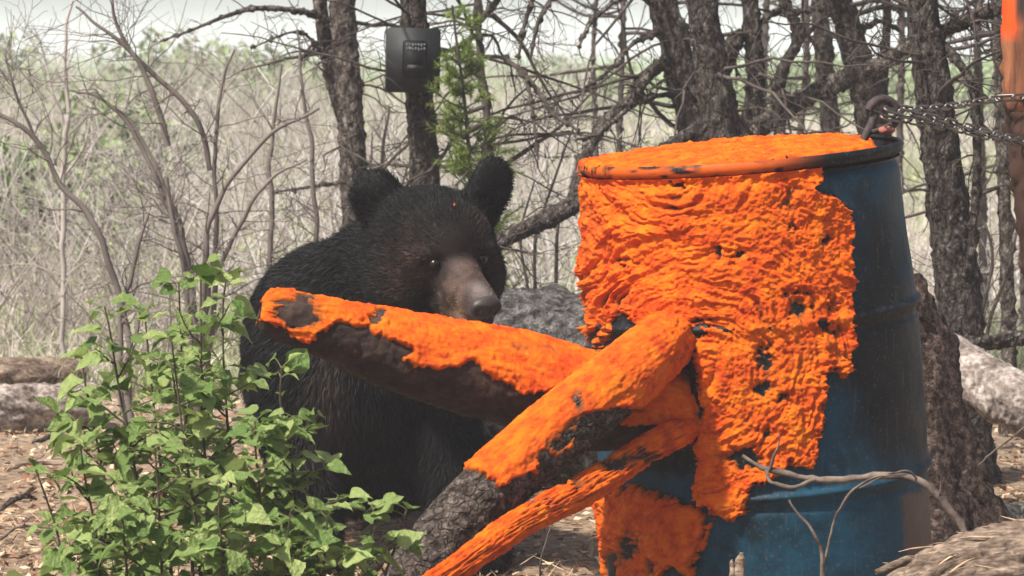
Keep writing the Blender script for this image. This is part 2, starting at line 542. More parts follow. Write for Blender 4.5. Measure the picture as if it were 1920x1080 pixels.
# lid disc just under the rim, and the floor of the drum
def disc(h, r, n=96, rings=20, bumpy=0.0, seed=1):
    a = np.linspace(0, 2 * np.pi, n, endpoint=False)
    rr = np.linspace(0.002, r, rings)
    A, Q = np.meshgrid(a, rr, indexing='xy')
    H = np.full(A.shape, h)
    V = bpt(A, H, Q)
    return V.reshape(-1, 3), grid_faces(rings, n, wrap=True)
V_, F_ = disc(0.872, 0.286)
part('lid', V_, F_, M_DRUM, barrel, attrs={'scrape': np.zeros(len(V_)), 'grime_shade': np.ones(len(V_))})
V_, F_ = disc(0.012, 0.270)
part('drum_base', V_, F_, M_DRUM, barrel, attrs={'scrape': np.zeros(len(V_)), 'grime_shade': np.ones(len(V_))})

# ------------------------------------------------------------------ orange paste
def goo_mat():
    m, N, L, b = new_mat('orange_paste')
    tc = N.new('ShaderNodeTexCoord')
    nz = N.new('ShaderNodeTexNoise'); nz.inputs['Scale'].default_value = 26; nz.inputs['Detail'].default_value = 8; nz.inputs['Roughness'].default_value = 0.7
    L.new(tc.outputs['Object'], nz.inputs['Vector'])
    rp = ramp(N, [(0.34, (0.46, 0.040, 0.001)), (0.5, (0.72, 0.108, 0.0012)), (0.66, (0.80, 0.185, 0.002))])
    L.new(nz.outputs['Fac'], rp.inputs[0])
    at = N.new('ShaderNodeAttribute'); at.attribute_name = 'thin'
    mx = N.new('ShaderNodeMix'); mx.data_type = 'RGBA'
    L.new(at.outputs['Fac'], mx.inputs[0]); L.new(rp.outputs[0], mx.inputs[6]); mx.inputs[7].default_value = (0.16, 0.055, 0.012, 1)
    L.new(mx.outputs[2], b.inputs['Base Color'])
    b.inputs['Roughness'].default_value = 0.68
    b.inputs['Specular IOR Level'].default_value = 0.18
    nb = N.new('ShaderNodeTexNoise'); nb.inputs['Scale'].default_value = 130; nb.inputs['Detail'].default_value = 8; nb.inputs['Roughness'].default_value = 0.75
    L.new(tc.outputs['Object'], nb.inputs['Vector'])
    bp = N.new('ShaderNodeBump'); bp.inputs['Strength'].default_value = 0.9; bp.inputs['Distance'].default_value = 0.006
    L.new(nb.outputs['Fac'], bp.inputs['Height']); L.new(bp.outputs[0], b.inputs['Normal'])
    return m
M_GOO = goo_mat()

goo_holes = [(1500, 580, 26, 15, 0.9), (1497, 550, 18, 8, 1), (1545, 615, 16, 12, 1), (1385, 478, 9, 14, 1), (1340, 476, 5, 12, 0.8), (1548, 448, 10, 9, 1), (1487, 432, 9, 10, .9),
             (1172, 606, 17, 16, 1.2), (1125, 620, 8, 16, 1), (1182, 492, 20, 6, .8), (1310, 606, 28, 7, .8), (1432, 668, 12, 36, .8), (1430, 727, 20, 12, .8),
             (1472, 750, 16, 14, .7), (1284, 660, 20, 40, 1.1), (1285, 780, 22, 26, 1.1), (1400, 870, 22, 14, 1), (1395, 850, 26, 12, .8), (1480, 365, 14, 22, .6),
             (1565, 650, 14, 30, .7), (1560, 575, 10, 18, .8), (1275, 342, 16, 5, 1.2), (1210, 316, 40, 8, 1.0), (1265, 390, 20, 30, .35), (1310, 405, 26, 10, .4), (1440, 810, 34, 10, .5),
             (1185, 1022, 22, 22, 1.2), (1150, 1075, 10, 30, 1.1), (1225, 1060, 14, 24, .8)]

def paste_height(x, y, sdist, seed=0, holes=(), swirls=None, edge=14.0):
    """height in metres of a smeared paste sheet; x, y are coordinates in units of about 1 mm"""
    n_edge = 15 * n2(x * 0.05, y * 0.05, 40 + seed, 4) + 8 * n2(x * 0.04, y * 0.22, 44 + seed, 3) + 16 * n2((x + 0.3 * y) * 0.10, y * 0.012, 47 + seed, 3) * smooth(800, 880, y)
    s = sdist + n_edge
    wx = x + 22 * n2(x * 0.018, y * 0.018, 50 + seed, 3)
    wy = y + 22 * n2(x * 0.018, y * 0.018, 51 + seed, 3)
    tot, wsum = 0, 0
    for (cx, cy, wc, rad) in swirls:
        w = wc * np.exp(-((x - cx) ** 2 + (y - cy) ** 2) / (2 * rad * rad)) + 1e-6
        r = np.hypot(wx - cx, wy - cy)
        a = np.arctan2(wy - cy, wx - cx)
        st = 1.5 * n2(r * 0.055 + 0.5 * n2(x * .03, y * .03, 66 + seed, 2), a * r * 0.0075, 60 + seed, 3, 0.62)
        st = st + 0.7 * (0.55 - np.abs(1.6 * n2(r * 0.085, a * r * 0.006, 68 + seed, 2)))
        tot = tot + w * st
        wsum = wsum + w
    stroke = tot / wsum * (0.35 + 0.95 * smooth(-0.35, 0.45, n2(x * 0.012, y * 0.012, 95 + seed, 3)))
    lump = n2(x * 0.022, y * 0.022, 70 + seed, 4, 0.55)
    ridged = 1 - np.abs(n2(x * 0.05 + 0.6 * stroke, y * 0.07, 74 + seed, 3))
    fine_ = n2(x * 0.16, y * 0.16, 77 + seed, 3)
    hwx, hwy = 2 * n2(x * .07, y * .07, 85 + seed, 3), 2 * n2(x * .07, y * .07, 88 + seed, 3)
    crumb = np.maximum(0, n2(x * 0.11, y * 0.11, 80 + seed, 2))
    h = 0.0090 + 0.0115 * stroke + 0.0042 * lump + 0.0032 * (ridged - 0.7) + 0.0031 * fine_ + 0.0034 * crumb
    for (cx, cy, rx, ry, k) in holes:
        d = ((x - cx + 9 * hwx) / rx) ** 2 + ((y - cy + 9 * hwy) / ry) ** 2
        h = h - k * 0.0155 * np.exp(-d * 0.9)
    lift = smooth(-2, edge, s)
    h = h * lift + 0.0035 * np.exp(-((s - edge) / 8) ** 2) * (s > 0) - 0.006 * (1 - lift)
    return h

nt, nz_ = 560, 600
th2 = np.linspace(R(-128), R(62), nt)
hz2 = np.linspace(0.0, 0.877, nz_)
TH2, HZ2 = np.meshgrid(th2, hz2, indexing='xy')
base = bpt(TH2, HZ2, bprofile(HZ2, 0.45))
gx_, gy_ = proj(base)
sd_all = np.maximum(poly_sd(gx_, gy_, goo_polys[0]), poly_sd(gx_, gy_, goo_polys[1]))
# behind the left limb the surface coordinate goes on round the drum instead of folding back
back = TH2 < R(-88)
ux = np.where(back, 1085 - (R(-88) - TH2) * 300, gx_)
sd_all = np.where(back, sd_all - 60 * smooth(R(-95), R(-125), TH2), sd_all)
swb = [(1255, 265, 1.0, 130), (1310, 700, 1.0, 230), (1640, 470, 0.5, 90), (1600, 790, 0.6, 110), (1330, 1000, 0.6, 120), (1240, 840, 0.7, 120)]
GH = paste_height(ux, gy_, sd_all, 0, goo_holes, swb)
GH = np.where(GH > 0.0002, GH, np.minimum(GH, -0.001))
GH = np.clip(GH, -0.0035, 0.026)
Vg = bpt(TH2, HZ2, bprofile(HZ2, 0.45) + GH)
inhole = np.where(np.cos(TH2) > 0.1, poly_sd(gx_, gy_, hole_poly), -99)
F = grid_faces(nz_, nt)
keep = (GH.ravel()[F] > -0.0012).any(axis=1) & (inhole.ravel()[F] < 4).all(axis=1)
thin = smooth(0.0080, 0.0010, GH) ** 1.3 * 0.88  # thin paste browns; reach widened to paint crease shade into the valleys
stain = smooth(0.15, 0.5, n2(ux * 0.02, gy_ * 0.02, 91, 3) + 0.35 * smooth(1380, 1560, ux) * smooth(560, 660, gy_)) * smooth(0.011, 0.004, GH) * 0.5
thin = np.maximum(thin, stain)
V_, F_, at_ = prune(Vg.reshape(-1, 3), F, keep, {'thin': thin.ravel()})
part('orange_paste', V_, F_, M_GOO, barrel, attrs=at_, label='thick bright orange paste smeared over the drum side')
# paste heaped on the lid and over the front rim
na, nr = 420, 150
A, Q = np.meshgrid(np.linspace(0, 2 * np.pi, na, endpoint=False), np.linspace(0.002, 0.303, nr), indexing='xy')
lx, ly = Q * np.sin(A) * 1000, Q * np.cos(A) * 1000           # mm, ly towards the camera
lump = n2(lx * 0.018, ly * 0.018, 120, 4)
H = 0.871 + 0.030 + 0.008 * lump + 0.010 * smooth(0.27, 0.1, Q) + 0.005 * n2(lx * 0.06, ly * 0.12, 121, 3) + 0.003 * n2(lx * 0.2, ly * 0.2, 122, 2)
cov = smooth(262, 212, lx + 30 * n2(lx * 0.03, ly * 0.03, 123, 2)) * smooth(292, 278, np.hypot(lx, ly) + 14 * n2(lx * .045, ly * .045, 125, 4) - 2 * smooth(-20, 150, ly) * smooth(190, 90, lx) - 12 * smooth(-220, -265, lx))
cov = cov * (1 - smooth(0.284, 0.289, Q) * smooth(40, 130, lx))
H = H * cov + 0.866 * (1 - cov)
H = H - 0.015 * smooth(0.292, 0.2995, Q) * cov
V_ = bpt(A, H, Q).reshape(-1, 3)
F = grid_faces(nr, na, wrap=True)
keep = (cov > np.where(Q > 0.286, 0.72, 0.3)).ravel()[F].all(axis=1)
thn = np.maximum(smooth(0.7, 0.2, cov) * 0.8, smooth(0.280, 0.292, Q) * smooth(-0.1, 0.3, n2(lx * .02, ly * .02, 127, 3)) * 0.9)
V_, F_, at_ = prune(V_, F, keep, {'thin': thn.ravel()})
part('orange_paste_heap', V_, F_, M_GOO, barrel, attrs=at_)

# ------------------------------------------------------------------ logs through the drum
def log_grid(pts, n, nphi, seed, rough=0.06, squash=None, freq=14):
    """pts: rows of (px, py, depth, radius px) -> grid of positions, outward normals, centre line"""
    w = np.array([[*P(a, b_, Y), pxm(r, Y)] for a, b_, Y, r in pts])
    s = spline(w, n)
    C, Rd = s[:, :3], np.maximum(s[:, 3], 0.002)
    T, Nn, B = frames(C)
    a = np.linspace(0, 2 * np.pi, nphi, endpoint=False)
    D = np.cos(a)[None, :, None] * Nn[:, None] + np.sin(a)[None, :, None] * B[:, None]
    L_ = np.concatenate([[0], np.cumsum(np.linalg.norm(np.diff(C, axis=0), axis=1))])
    q = np.stack(np.broadcast_arrays(np.cos(a)[None] * 1.0, np.sin(a)[None] * 1.0, L_[:, None] * freq * 0.35), -1)
    nse = fbm(q * 1.6, seed, 4) * 1.0 + 0.5 * fbm(np.stack(np.broadcast_arrays(np.cos(a)[None] * 7, np.sin(a)[None] * 7, L_[:, None] * 22), -1), seed + 5, 3)
    rad = Rd[:, None] * (1 + rough * nse)
    return C, D, rad, L_, a

def log_mesh(C, D, rad):
    V = C[:, None] + rad[..., None] * D
    n, k = rad.shape
    F = grid_faces(n, k, wrap=True)
    V = V.reshape(-1, 3)
    # closed ends: fan to a centre vertex, as quads collapsed to triangles are avoided by a tiny inner ring
    ends = []
    off = len(V)
    extra = []
    for row, c in ((0, C[0]), (n - 1, C[-1])):
        ring = V[row * k:(row + 1) * k]
        inner = c + (ring - c) * 0.04
        i0 = off + len(extra) * k
        extra.append(inner)
        a_ = np.arange(k)
        ends.append(np.stack([row * k + a_, row * k + (a_ + 1) % k, i0 + (a_ + 1) % k, i0 + a_], -1))
    return np.concatenate([V] + extra), np.concatenate([F] + ends)

def make_log(name, pts, label, seed, mat, poly, holes, n=260, k=110, rough=0.05, stretch=None, goo_t=1.0, stripe=0.35):
    C, D, rad, L_, a = log_grid(pts, n, k, seed, rough)
    pp = C[:, None] + rad[..., None] * D
    rad = rad + 0.0045 * (0.5 - np.abs(fbm(pp * 42, seed + 70, 3))) + 0.0025 * fbm(pp * 110, seed + 75, 2) - 0.002
    V, F = log_mesh(C, D, rad)
    base = C[0].copy()
    root = empty(name, base, label, 'log', 'paste-covered logs poking out of the drum')
    part('bark', V, F, mat, root)
    C, D, rad, L_, a = log_grid(pts, n * 2, k * 2, seed, rough)
    # resample noise at the finer grid
    S = C[:, None] + rad[..., None] * D
    X, Yp = proj(S)
    sdist = poly_sd(X, Yp, poly)
    u = L_[:, None] * 1000 + 0 * rad
    v = (a[None] * rad) * 1000
    # seamless around: use cos/sin coordinates
    q = lambda fu, fv, sd, o: fbm(np.stack(np.broadcast_arrays(u * fu, np.cos(a)[None] * fv, np.sin(a)[None] * fv), -1), sd, o)
    e = sdist + 8 * q(0.05, 3, seed + 1, 3) + 5 * q(0.15, 9, seed + 2, 2)
    lift = smooth(-2, 11, e)
    h = 0.005 + 0.0035 * q(0.016, 4, seed + 3, 4) + 0.0030 * q(0.022, 9, seed + 4, 4) * stripe + 0.0022 * q(0.07, 6, seed + 5, 3) + 0.0016 * q(0.16, 14, seed + 6, 3)
    for (cx, cy, rx, ry, kk) in holes:
        d = ((X - cx + 16 * q(.05, 5, seed + 21, 3)) / rx) ** 2 + ((Yp - cy + 16 * q(.05, 5, seed + 23, 3)) / ry) ** 2
        h = h - kk * 0.016 * np.exp(-d * 0.9)
    h = (h * goo_t) * lift + 0.0025 * np.exp(-((e - 11) / 7) ** 2) * (e > 0) - 0.006 * (1 - lift)
    h = np.clip(h, -0.003, 0.02)
    V = S + h[..., None] * D
    F = grid_faces(len(C), len(a), wrap=True)
    keep = (h.ravel()[F] > -0.001).any(axis=1)
    thin = smooth(0.0045, 0.0003, h) ** 1.3 * 0.85
    V_, F_, at_ = prune(V.reshape(-1, 3), F, keep, {'thin': thin.ravel()})
    part('orange_paste', V_, F_, M_GOO, root, attrs=at_)
    return root

M_LOGD = mk('dark_wet_log_bark', [(0.3, (0.016, 0.010, 0.009)), (0.55, (0.045, 0.027, 0.021)), (0.78, (0.10, 0.062, 0.045))], scale=26, bump=0.9, bscale=80, dist=0.005, rough=0.85, spec=0.2)
M_LOGB = mk('grey_brown_log_bark', [(0.34, (0.022, 0.016, 0.013)), (0.5, (0.088, 0.068, 0.058)), (0.68, (0.19, 0.155, 0.13))], scale=45, bump=1.0, bscale=120, dist=0.008, rough=0.95, spec=0.1, fine=(160, 0.5, 1.4), vor=55)

log1_pts = [(486, 585, 5.775, 16), (496, 587, 5.777, 36), (525, 592, 5.783, 46), (570, 603, 5.79, 52), (640, 626, 5.81, 60), (700, 646, 5.83, 70), (850, 688, 5.865, 84), (950, 708, 5.89, 90), (1060, 742, 5.915, 92), (1110, 755, 5.925, 90), (1270, 770, 5.98, 74), (1390, 775, 6.08, 64)]
log1_goo = [(470, 560), (545, 530), (700, 545), (745, 520), (960, 560), (1120, 600), (1330, 640), (1330, 800), (1260, 805), (1170, 800), (1090, 790), (1060, 735), (1018, 738), (985, 742), (950, 725), (915, 712), (885, 682), (835, 697), (780, 697), (740, 668), (768, 656), (712, 640), (690, 622), (640, 612), (604, 622), (600, 640), (575, 650), (540, 630), (500, 606), (470, 600)]
make_log('thick_log', log1_pts, 'thick dark log with orange top held level in front of the bear', 200, M_LOGD, log1_goo,
         [(552, 588, 30, 20, 1.4), (708, 594, 13, 10, 1.4), (690, 618, 10, 8, 1), (575, 556, 16, 6, .7)], stripe=0.8)
# splinter nub standing up on the thick log
log2_pts = [(600, 1340, 5.50, 58), (690, 1230, 5.545, 60), (740, 1150, 5.575, 62), (792, 1072, 5.605, 62), (855, 985, 5.64, 62), (945, 895, 5.68, 63), (1060, 800, 5.735, 63), (1140, 732, 5.78, 62), (1205, 678, 5.835, 57), (1255, 636, 5.93, 50), (1290, 612, 6.03, 44)]
log2_goo = [(1080, 650), (1200, 480), (1400, 480), (1360, 640), (1300, 690), (1270, 722), (1205, 765), (1152, 772), (1096, 786), (1085, 838), (1050, 868), (1022, 850), (1012, 890), (965, 904), (936, 916), (905, 892), (862, 878), (860, 840), (1000, 735)]
make_log('leaning_log', log2_pts, 'grey barked log leaning from the ground up into the drum, upper half orange', 230, M_LOGB, log2_goo,
         [(1112, 805, 34, 26, 1.3), (1085, 748, 7, 16, .5), (1040, 850, 40, 24, .45), (1090, 860, 26, 30, .8)], rough=0.055)
log3_pts = [(620, 1235, 5.36, 17), (790, 1112, 5.46, 18), (862, 1060, 5.51, 19), (912, 1024, 5.55, 21), (980, 978, 5.60, 22), (1110, 908, 5.72, 24), (1195, 854, 5.80, 23), (1265, 815, 5.88, 21), (1320, 785, 5.98, 20), (1370, 760, 6.08, 18)]
log3_goo = [(620, 1260), (620, 1190), (800, 1060), (950, 920), (1100, 830), (1300, 740), (1340, 780), (1270, 870), (1100, 960), (900, 1080), (760, 1180)]
make_log('thin_pole', log3_pts, 'thin wooden pole coated all over in orange below the leaning log', 260, M_LOGD, log3_goo,
         [(1150, 872, 26, 9, .7), (1035, 905, 60, 6, .6), (1210, 858, 30, 10, .5), (990, 940, 40, 4, .6)], n=220, k=70, rough=0.07, goo_t=0.9, stripe=1.4)

# ------------------------------------------------------------------ the bear
def build_bear():
    bm = bmesh.new()
    def ell(c, r, ax=None):
        mtx = Matrix.Identity(4)
        rot = Matrix(((ax[0][0], ax[1][0], ax[2][0]), (ax[0][1], ax[1][1], ax[2][1]), (ax[0][2], ax[1][2], ax[2][2]))).to_4x4() if ax else Matrix.Identity(4)
        mtx = Matrix.Translation(Vector(c)) @ rot @ Matrix.Diagonal((r[0], r[1], r[2], 1))
        bmesh.ops.create_icosphere(bm, subdivisions=4, radius=1.0, matrix=mtx)
    def limb(pts, n=14):
        s = spline(np.array(pts, float), n)
        for q in s:
            ell(q[:3], (q[3],) * 3)
    def W(px, py, Y, r=None):
        p = P(px, py, Y)
        return [*p, r] if r is not None else p
    Hc = P(812, 458, 6.80)
    yaw, pit, rol = R(24), R(-9), R(4)
    f = Vector((math.sin(yaw) * math.cos(pit), -math.cos(yaw) * math.cos(pit), math.sin(pit)))
    s = f.cross(Vector((0, 0, 1))).normalized() * 1.0
    if s.x < 0:
        s = -s
    u = s.cross(f)
    if u.z < 0:
        u = -u
    s, u = (s * math.cos(rol) + u * math.sin(rol)), (u * math.cos(rol) - s * math.sin(rol))
    ax = (s, f, u)
    def HL(a, b_, c_):
        return np.array(Vector(Hc) + s * a + f * b_ + u * c_)
    ell(HL(0, -0.02, -0.004), (0.120, 0.135, 0.116), ax)
    ell(HL(0, 0.05, 0.022), (0.094, 0.095, 0.078), ax)
    for sg in (-1, 1):
        ell(HL(sg * 0.078, 0.005, -0.066), (0.066, 0.082, 0.085), ax)
        ell(HL(sg * 0.050, 0.105, 0.012), (0.034, 0.032, 0.020), ax)          # brow
        ell(HL(sg * 0.022, 0.150, -0.062), (0.027, 0.050, 0.030), ax)         # muzzle side
    ell(HL(0, 0.112, -0.038), (0.050, 0.075, 0.050), ax)
    for t in np.linspace(0, 1, 9):
        ell(HL(0, 0.13 + 0.115 * t, -0.040 - 0.030 * t), (0.043 - 0.007 * t, 0.035, 0.043 - 0.007 * t), ax)
        ell(HL(0, 0.10 + 0.11 * t, -0.095 - 0.015 * t), (0.042 - 0.012 * t, 0.035, 0.030 - 0.006 * t), ax)
    # ears: rounded cups
    for sg, c_, rx, tw in ((-1, P(706, 370, 6.83), 0.055, -0.15), (1, P(921, 346, 6.83), 0.049, 0.6)):
        en = (Vector((tw * 0.8, -1, 0.05))).normalized()
        up = Vector((0.22 * sg, 0, 1))
        up = (up - en * up.dot(en)).normalized()
        sd_ = en.cross(up)
        ell(c_, (rx, 0.020, 0.062), (sd_, en, up))
        ell(np.array(c_) + np.array(up) * -0.045 + np.array([-sg * 0.016, 0.01, 0]), (rx * 0.95, 0.030, 0.05), (sd_, en, up))
    # neck, shoulders, trunk
    limb([W(805, 480, 6.86, 0.135), W(760, 540, 6.98, 0.165), W(705, 600, 7.10, 0.185), W(680, 660, 7.2, 0.20)])
    ell(P(672, 690, 7.12), (0.215, 0.25, 0.245))
    ell(P(600, 650, 7.16), (0.120, 0.22, 0.175))
    ell(P(790, 680, 7.12), (0.10, 0.2, 0.19))
    ell(P(650, 655, 7.55), (0.225, 0.34, 0.235))
    ell(P(640, 640, 7.95), (0.225, 0.26, 0.235))
    # fore legs
    for pts in ([W(575, 690, 7.06, 0.105), W(572, 790, 7.02, 0.088), W(580, 900, 6.98, 0.070), W(585, 1010, 6.96, 0.060), W(586, 1050, 6.94, 0.058)],
                [W(790, 700, 7.06, 0.105), W(815, 790, 7.02, 0.088), W(850, 900, 6.97, 0.070), W(888, 1005, 6.93, 0.060), W(898, 1040, 6.91, 0.058)]):
        limb(pts)
        e = np.array(pts[-1][:3]); g = on_ground(e)
        ell((e[0], e[1] - 0.035, g + 0.040), (0.062, 0.095, 0.045))
    # belly mass between the legs, hind legs
    ell(P(700, 800, 7.2), (0.19, 0.22, 0.19))
    for x_ in (575, 745):
        limb([W(x_, 700, 7.95, 0.15), W(x_, 800, 7.86, 0.115), W(x_ - 4, 880, 8.0, 0.08), W(x_ - 4, 960, 7.97, 0.065)])
        e = P(x_ - 4, 960, 7.97)
        ell((e[0], e[1] - 0.05, on_ground(e) + 0.04), (0.062, 0.12, 0.045))
    me = bpy.data.meshes.new('tmp_bear')
    bm.to_mesh(me)
    bm.free()
    o = bpy.data.objects.new('tmp_bear', me)
    COL.objects.link(o)
    rm = o.modifiers.new('r', 'REMESH'); rm.mode = 'VOXEL'; rm.voxel_size = 0.0095; rm.use_smooth_shade = True
    sm = o.modifiers.new('s', 'SMOOTH'); sm.factor = 0.5; sm.iterations = 7
    dg = bpy.context.evaluated_depsgraph_get()
    out = bpy.data.meshes.new_from_object(o.evaluated_get(dg))
    bpy.data.objects.remove(o)
    bpy.data.meshes.remove(me)
    return out, HL, (s, f, u), np.array(Hc)

bear_me, HL, (hs, hf, hu), Hc = build_bear()
nv = len(bear_me.vertices)
bco = np.zeros(nv * 3); bear_me.vertices.foreach_get('co', bco); bco = bco.reshape(-1, 3)
bear_base = np.array([P(640, 700, 7.2)[0], 7.2, 0.0])
hsv, hfv, huv = (np.array(v) for v in (hs, hf, hu))

def head_local(p):
    d = p - Hc
    return np.stack([d @ hsv, d @ hfv, d @ huv], -1)

def fur_colour(p, jit):
    l = head_local(p)
    c = np.empty((len(p), 3)); c[:] = (0.0046, 0.0043, 0.0045)
    muz = smooth(0.128, 0.165, l[:, 1] - 0.3 * (l[:, 2] + 0.04)) * smooth(0.050, 0.036, np.abs(l[:, 0] + 0.010 * fbm(p * 50, 8, 2))) * smooth(-0.22, -0.15, l[:, 2])
    eyer = np.exp(-(((np.abs(l[:, 0]) - 0.050) / 0.022) ** 2 + ((l[:, 1] - 0.13) / 0.03) ** 2 + ((l[:, 2] + 0.009) / 0.020) ** 2))
    brow = np.exp(-(((np.abs(l[:, 0]) - 0.05) / 0.05) ** 2 + ((l[:, 1] - 0.10) / 0.06) ** 2 + ((l[:, 2] + 0.01) / 0.05) ** 2)) * 0.38
    face = smooth(0.02, 0.10, l[:, 1]) * smooth(0.12, 0.02, l[:, 2]) * smooth(-0.2, -0.1, l[:, 2]) * smooth(0.15, 0.09, np.abs(l[:, 0])) * (np.linalg.norm(p - Hc, axis=1) < 0.3) * 0.16
    cheek = np.exp(-(((np.abs(l[:, 0]) - 0.095) / 0.035) ** 2 + ((l[:, 1] - 0.07) / 0.06) ** 2 + ((l[:, 2] + 0.05) / 0.05) ** 2)) * 0.5
    brown = np.array([0.125, 0.080, 0.064])
    mott = 0.72 + 0.75 * fbm(p * 45, 12, 3)
    tan = np.exp(-(((l[:, 0] + 0.034) / 0.016) ** 2 + ((l[:, 1] - 0.205) / 0.03) ** 2 + ((l[:, 2] + 0.095) / 0.022) ** 2))
    bridge = smooth(0.21, 0.24, l[:, 1]) * np.exp(-(l[:, 0] / 0.02) ** 2)
    brown = brown * np.clip(mott, 0.25, 1.4)[:, None] + tan[:, None] * np.array([0.22, 0.13, 0.07]) + bridge[:, None] * 0.08
    c += (brown - c) * (np.clip(muz * 0.95 + brow + cheek + face, 0, 1) * (1 - eyer))[:, None]
    # browner band on the outside of the near foreleg
    X, Yp = proj(p)
    leg = np.exp(-((X - 612) / 34) ** 2) * smooth(620, 700, Yp) * smooth(930, 820, Yp) * (p[:, 1] < 7.1) * 0.25
    c += (np.array([0.09, 0.062, 0.05]) - c) * leg[:, None]
    return c * jit[:, None]

bear = empty('bear', bear_base, 'black bear with brown muzzle standing behind the orange log', 'bear')
M_FUR = mk_attr_col('bear_fur', 'fur', rough=0.6, spec=0.16)
M_SKIN = mk_attr_col('bear_hide', 'fur', rough=0.7, spec=0.2)
bear_me.name = 'body'
bear_me.vertices.foreach_set('co', (bco - bear_base).ravel())
at = bear_me.attributes.new('fur', 'FLOAT_COLOR', 'POINT')
cc = fur_colour(bco, np.full(nv, 0.7))
at.data.foreach_set('color', np.concatenate([cc, np.ones((nv, 1))], 1).astype(np.float32).ravel())
bear_me.materials.clear(); bear_me.materials.append(M_SKIN)
body = bpy.data.objects.new('body', bear_me); COL.objects.link(body); body.parent = bear; ORG['body'] = bear_base
# coat: tapered hairs over the hide
bear_me.calc_loop_triangles()
tri = np.zeros(len(bear_me.loop_triangles) * 3, np.int32); bear_me.loop_triangles.foreach_get('vertices', tri); tri = tri.reshape(-1, 3)
A_, B_, C_ = bco[tri[:, 0]], bco[tri[:, 1]], bco[tri[:, 2]]
nrm = np.cross(B_ - A_, C_ - A_); area = np.linalg.norm(nrm, axis=1) / 2
nrm /= (2 * area[:, None] + 1e-12)
cen = (A_ + B_ + C_) / 3
lh = head_local(cen)
headw = np.maximum(smooth(0.26, 0.17, np.linalg.norm(cen - Hc, axis=1)), smooth(0.09, 0.12, lh[:, 1]) * (np.linalg.norm(cen - Hc, axis=1) < 0.4))
wgt = area * (1 + 2.2 * headw) * (np.linalg.norm((lh - np.array([0, 0.262, -0.078])) / np.array([1.1, 1, 1.1]), axis=1) > 0.030) * np.where(nrm[:, 1] > 0.6, 0.35, 1.0)
NS = 270000
pick = rng.choice(len(tri), NS, p=wgt / wgt.sum())
r1_, r2_ = rng.random(NS), rng.random(NS)
sq = np.sqrt(r1_)
root_p = A_[pick] * (1 - sq)[:, None] + B_[pick] * (sq * (1 - r2_))[:, None] + C_[pick] * (sq * r2_)[:, None]
nr_ = nrm[pick]
hw = headw[pick]
l = head_local(root_p)
nose_p = HL(0, 0.26, -0.07)
flow_b = np.tile(np.array([0.0, 0.45, -0.9]), (NS, 1))
flow_h = root_p - nose_p; flow_h /= np.linalg.norm(flow_h, axis=1, keepdims=True) + 1e-9
flow = flow_b * (1 - hw)[:, None] + flow_h * hw[:, None]
cl = fbm(root_p * 22, 5, 2)
cl2 = fbm(root_p * 22 + 40, 6, 2)
flow = flow + np.stack([cl, 0 * cl, cl2], -1) * 0.35
flow = flow - nr_ * (flow * nr_).sum(1, keepdims=True)
flow /= np.linalg.norm(flow, axis=1, keepdims=True) + 1e-9
d1 = nr_ * 0.42 + flow * 0.9 + rng.normal(0, 0.22, (NS, 3)); d1 /= np.linalg.norm(d1, axis=1, keepdims=True)
muz = smooth(0.10, 0.15, l[:, 1]) * hw
ear = (smooth(0.085, 0.11, l[:, 2]) * smooth(0.06, 0.09, np.abs(l[:, 0]))) * hw
ln = (0.024 * (1 - hw) + 0.013 * hw) * (1 - 0.70 * muz) * (1 - 0.62 * ear) * rng.uniform(0.6, 1.25, NS)
d2 = d1 + flow * 0.5 + np.array([0, 0, -0.25]); d2 /= np.linalg.norm(d2, axis=1, keepdims=True)
mid = root_p + d1 * (ln * 0.5)[:, None]
tip = mid + d2 * (ln * 0.5)[:, None]
side = np.cross(d1, rng.normal(0, 1, (NS, 3))); side /= np.linalg.norm(side, axis=1, keepdims=True)
wd = (0.0008 * (1 - 0.4 * muz) * (1 - 0.3 * hw))[:, None]
fv = np.stack([root_p - side * wd - nr_ * 0.002, root_p + side * wd - nr_ * 0.002, mid + side * wd * 0.8, mid - side * wd * 0.8, tip + side * wd * 0.12, tip - side * wd * 0.12], 1).reshape(-1, 3)
i0 = np.arange(NS)[:, None] * 6
ff = np.concatenate([i0 + np.array([0, 1, 2, 3]), i0 + np.array([3, 2, 4, 5])])
fc = np.repeat(fur_colour(root_p, rng.uniform(0.6, 1.5, NS)), 6, axis=0)
part('fur', fv, ff, M_FUR, body, attrs={'fur': fc}, kind='stuff')

def ico(c, r, sub=3, ax=None):
    bm = bmesh.new()
    rot = Matrix(((ax[0][0], ax[1][0], ax[2][0]), (ax[0][1], ax[1][1], ax[2][1]), (ax[0][2], ax[1][2], ax[2][2]))).to_4x4() if ax else Matrix.Identity(4)
    bmesh.ops.create_icosphere(bm, subdivisions=sub, radius=1, matrix=Matrix.Translation(Vector(c)) @ rot @ Matrix.Diagonal((*r, 1)))
    V = np.array([v.co[:] for v in bm.verts]); F = np.array([[v.index for v in f.verts] for f in bm.faces])
    bm.free()
    return V, F
m, N, L, b = new_mat('bear_eye'); b.inputs['Base Color'].default_value = (0.012, 0.007, 0.005, 1); b.inputs['Roughness'].default_value = 0.2; b.inputs['Specular IOR Level'].default_value = 0.3
M_EYE = m
M_NOSE = mk('bear_nose', [(0.3, (0.02, 0.015, 0.014)), (0.7, (0.06, 0.045, 0.042))], scale=80, rough=0.45, bump=0.5, bscale=300, dist=0.001)
for sg in (-1, 1):
    V_, F_ = ico(HL(sg * 0.050, 0.129, -0.007), (0.0115, 0.0115, 0.0105), 3)
    part('eye', V_, F_, M_EYE, bear)
V1 = ico(HL(0, 0.266, -0.068), (0.033, 0.018, 0.022), 3, (hs, hf, hu))
V2 = ico(HL(0, 0.260, -0.092), (0.020, 0.015, 0.022), 3, (hs, hf, hu))
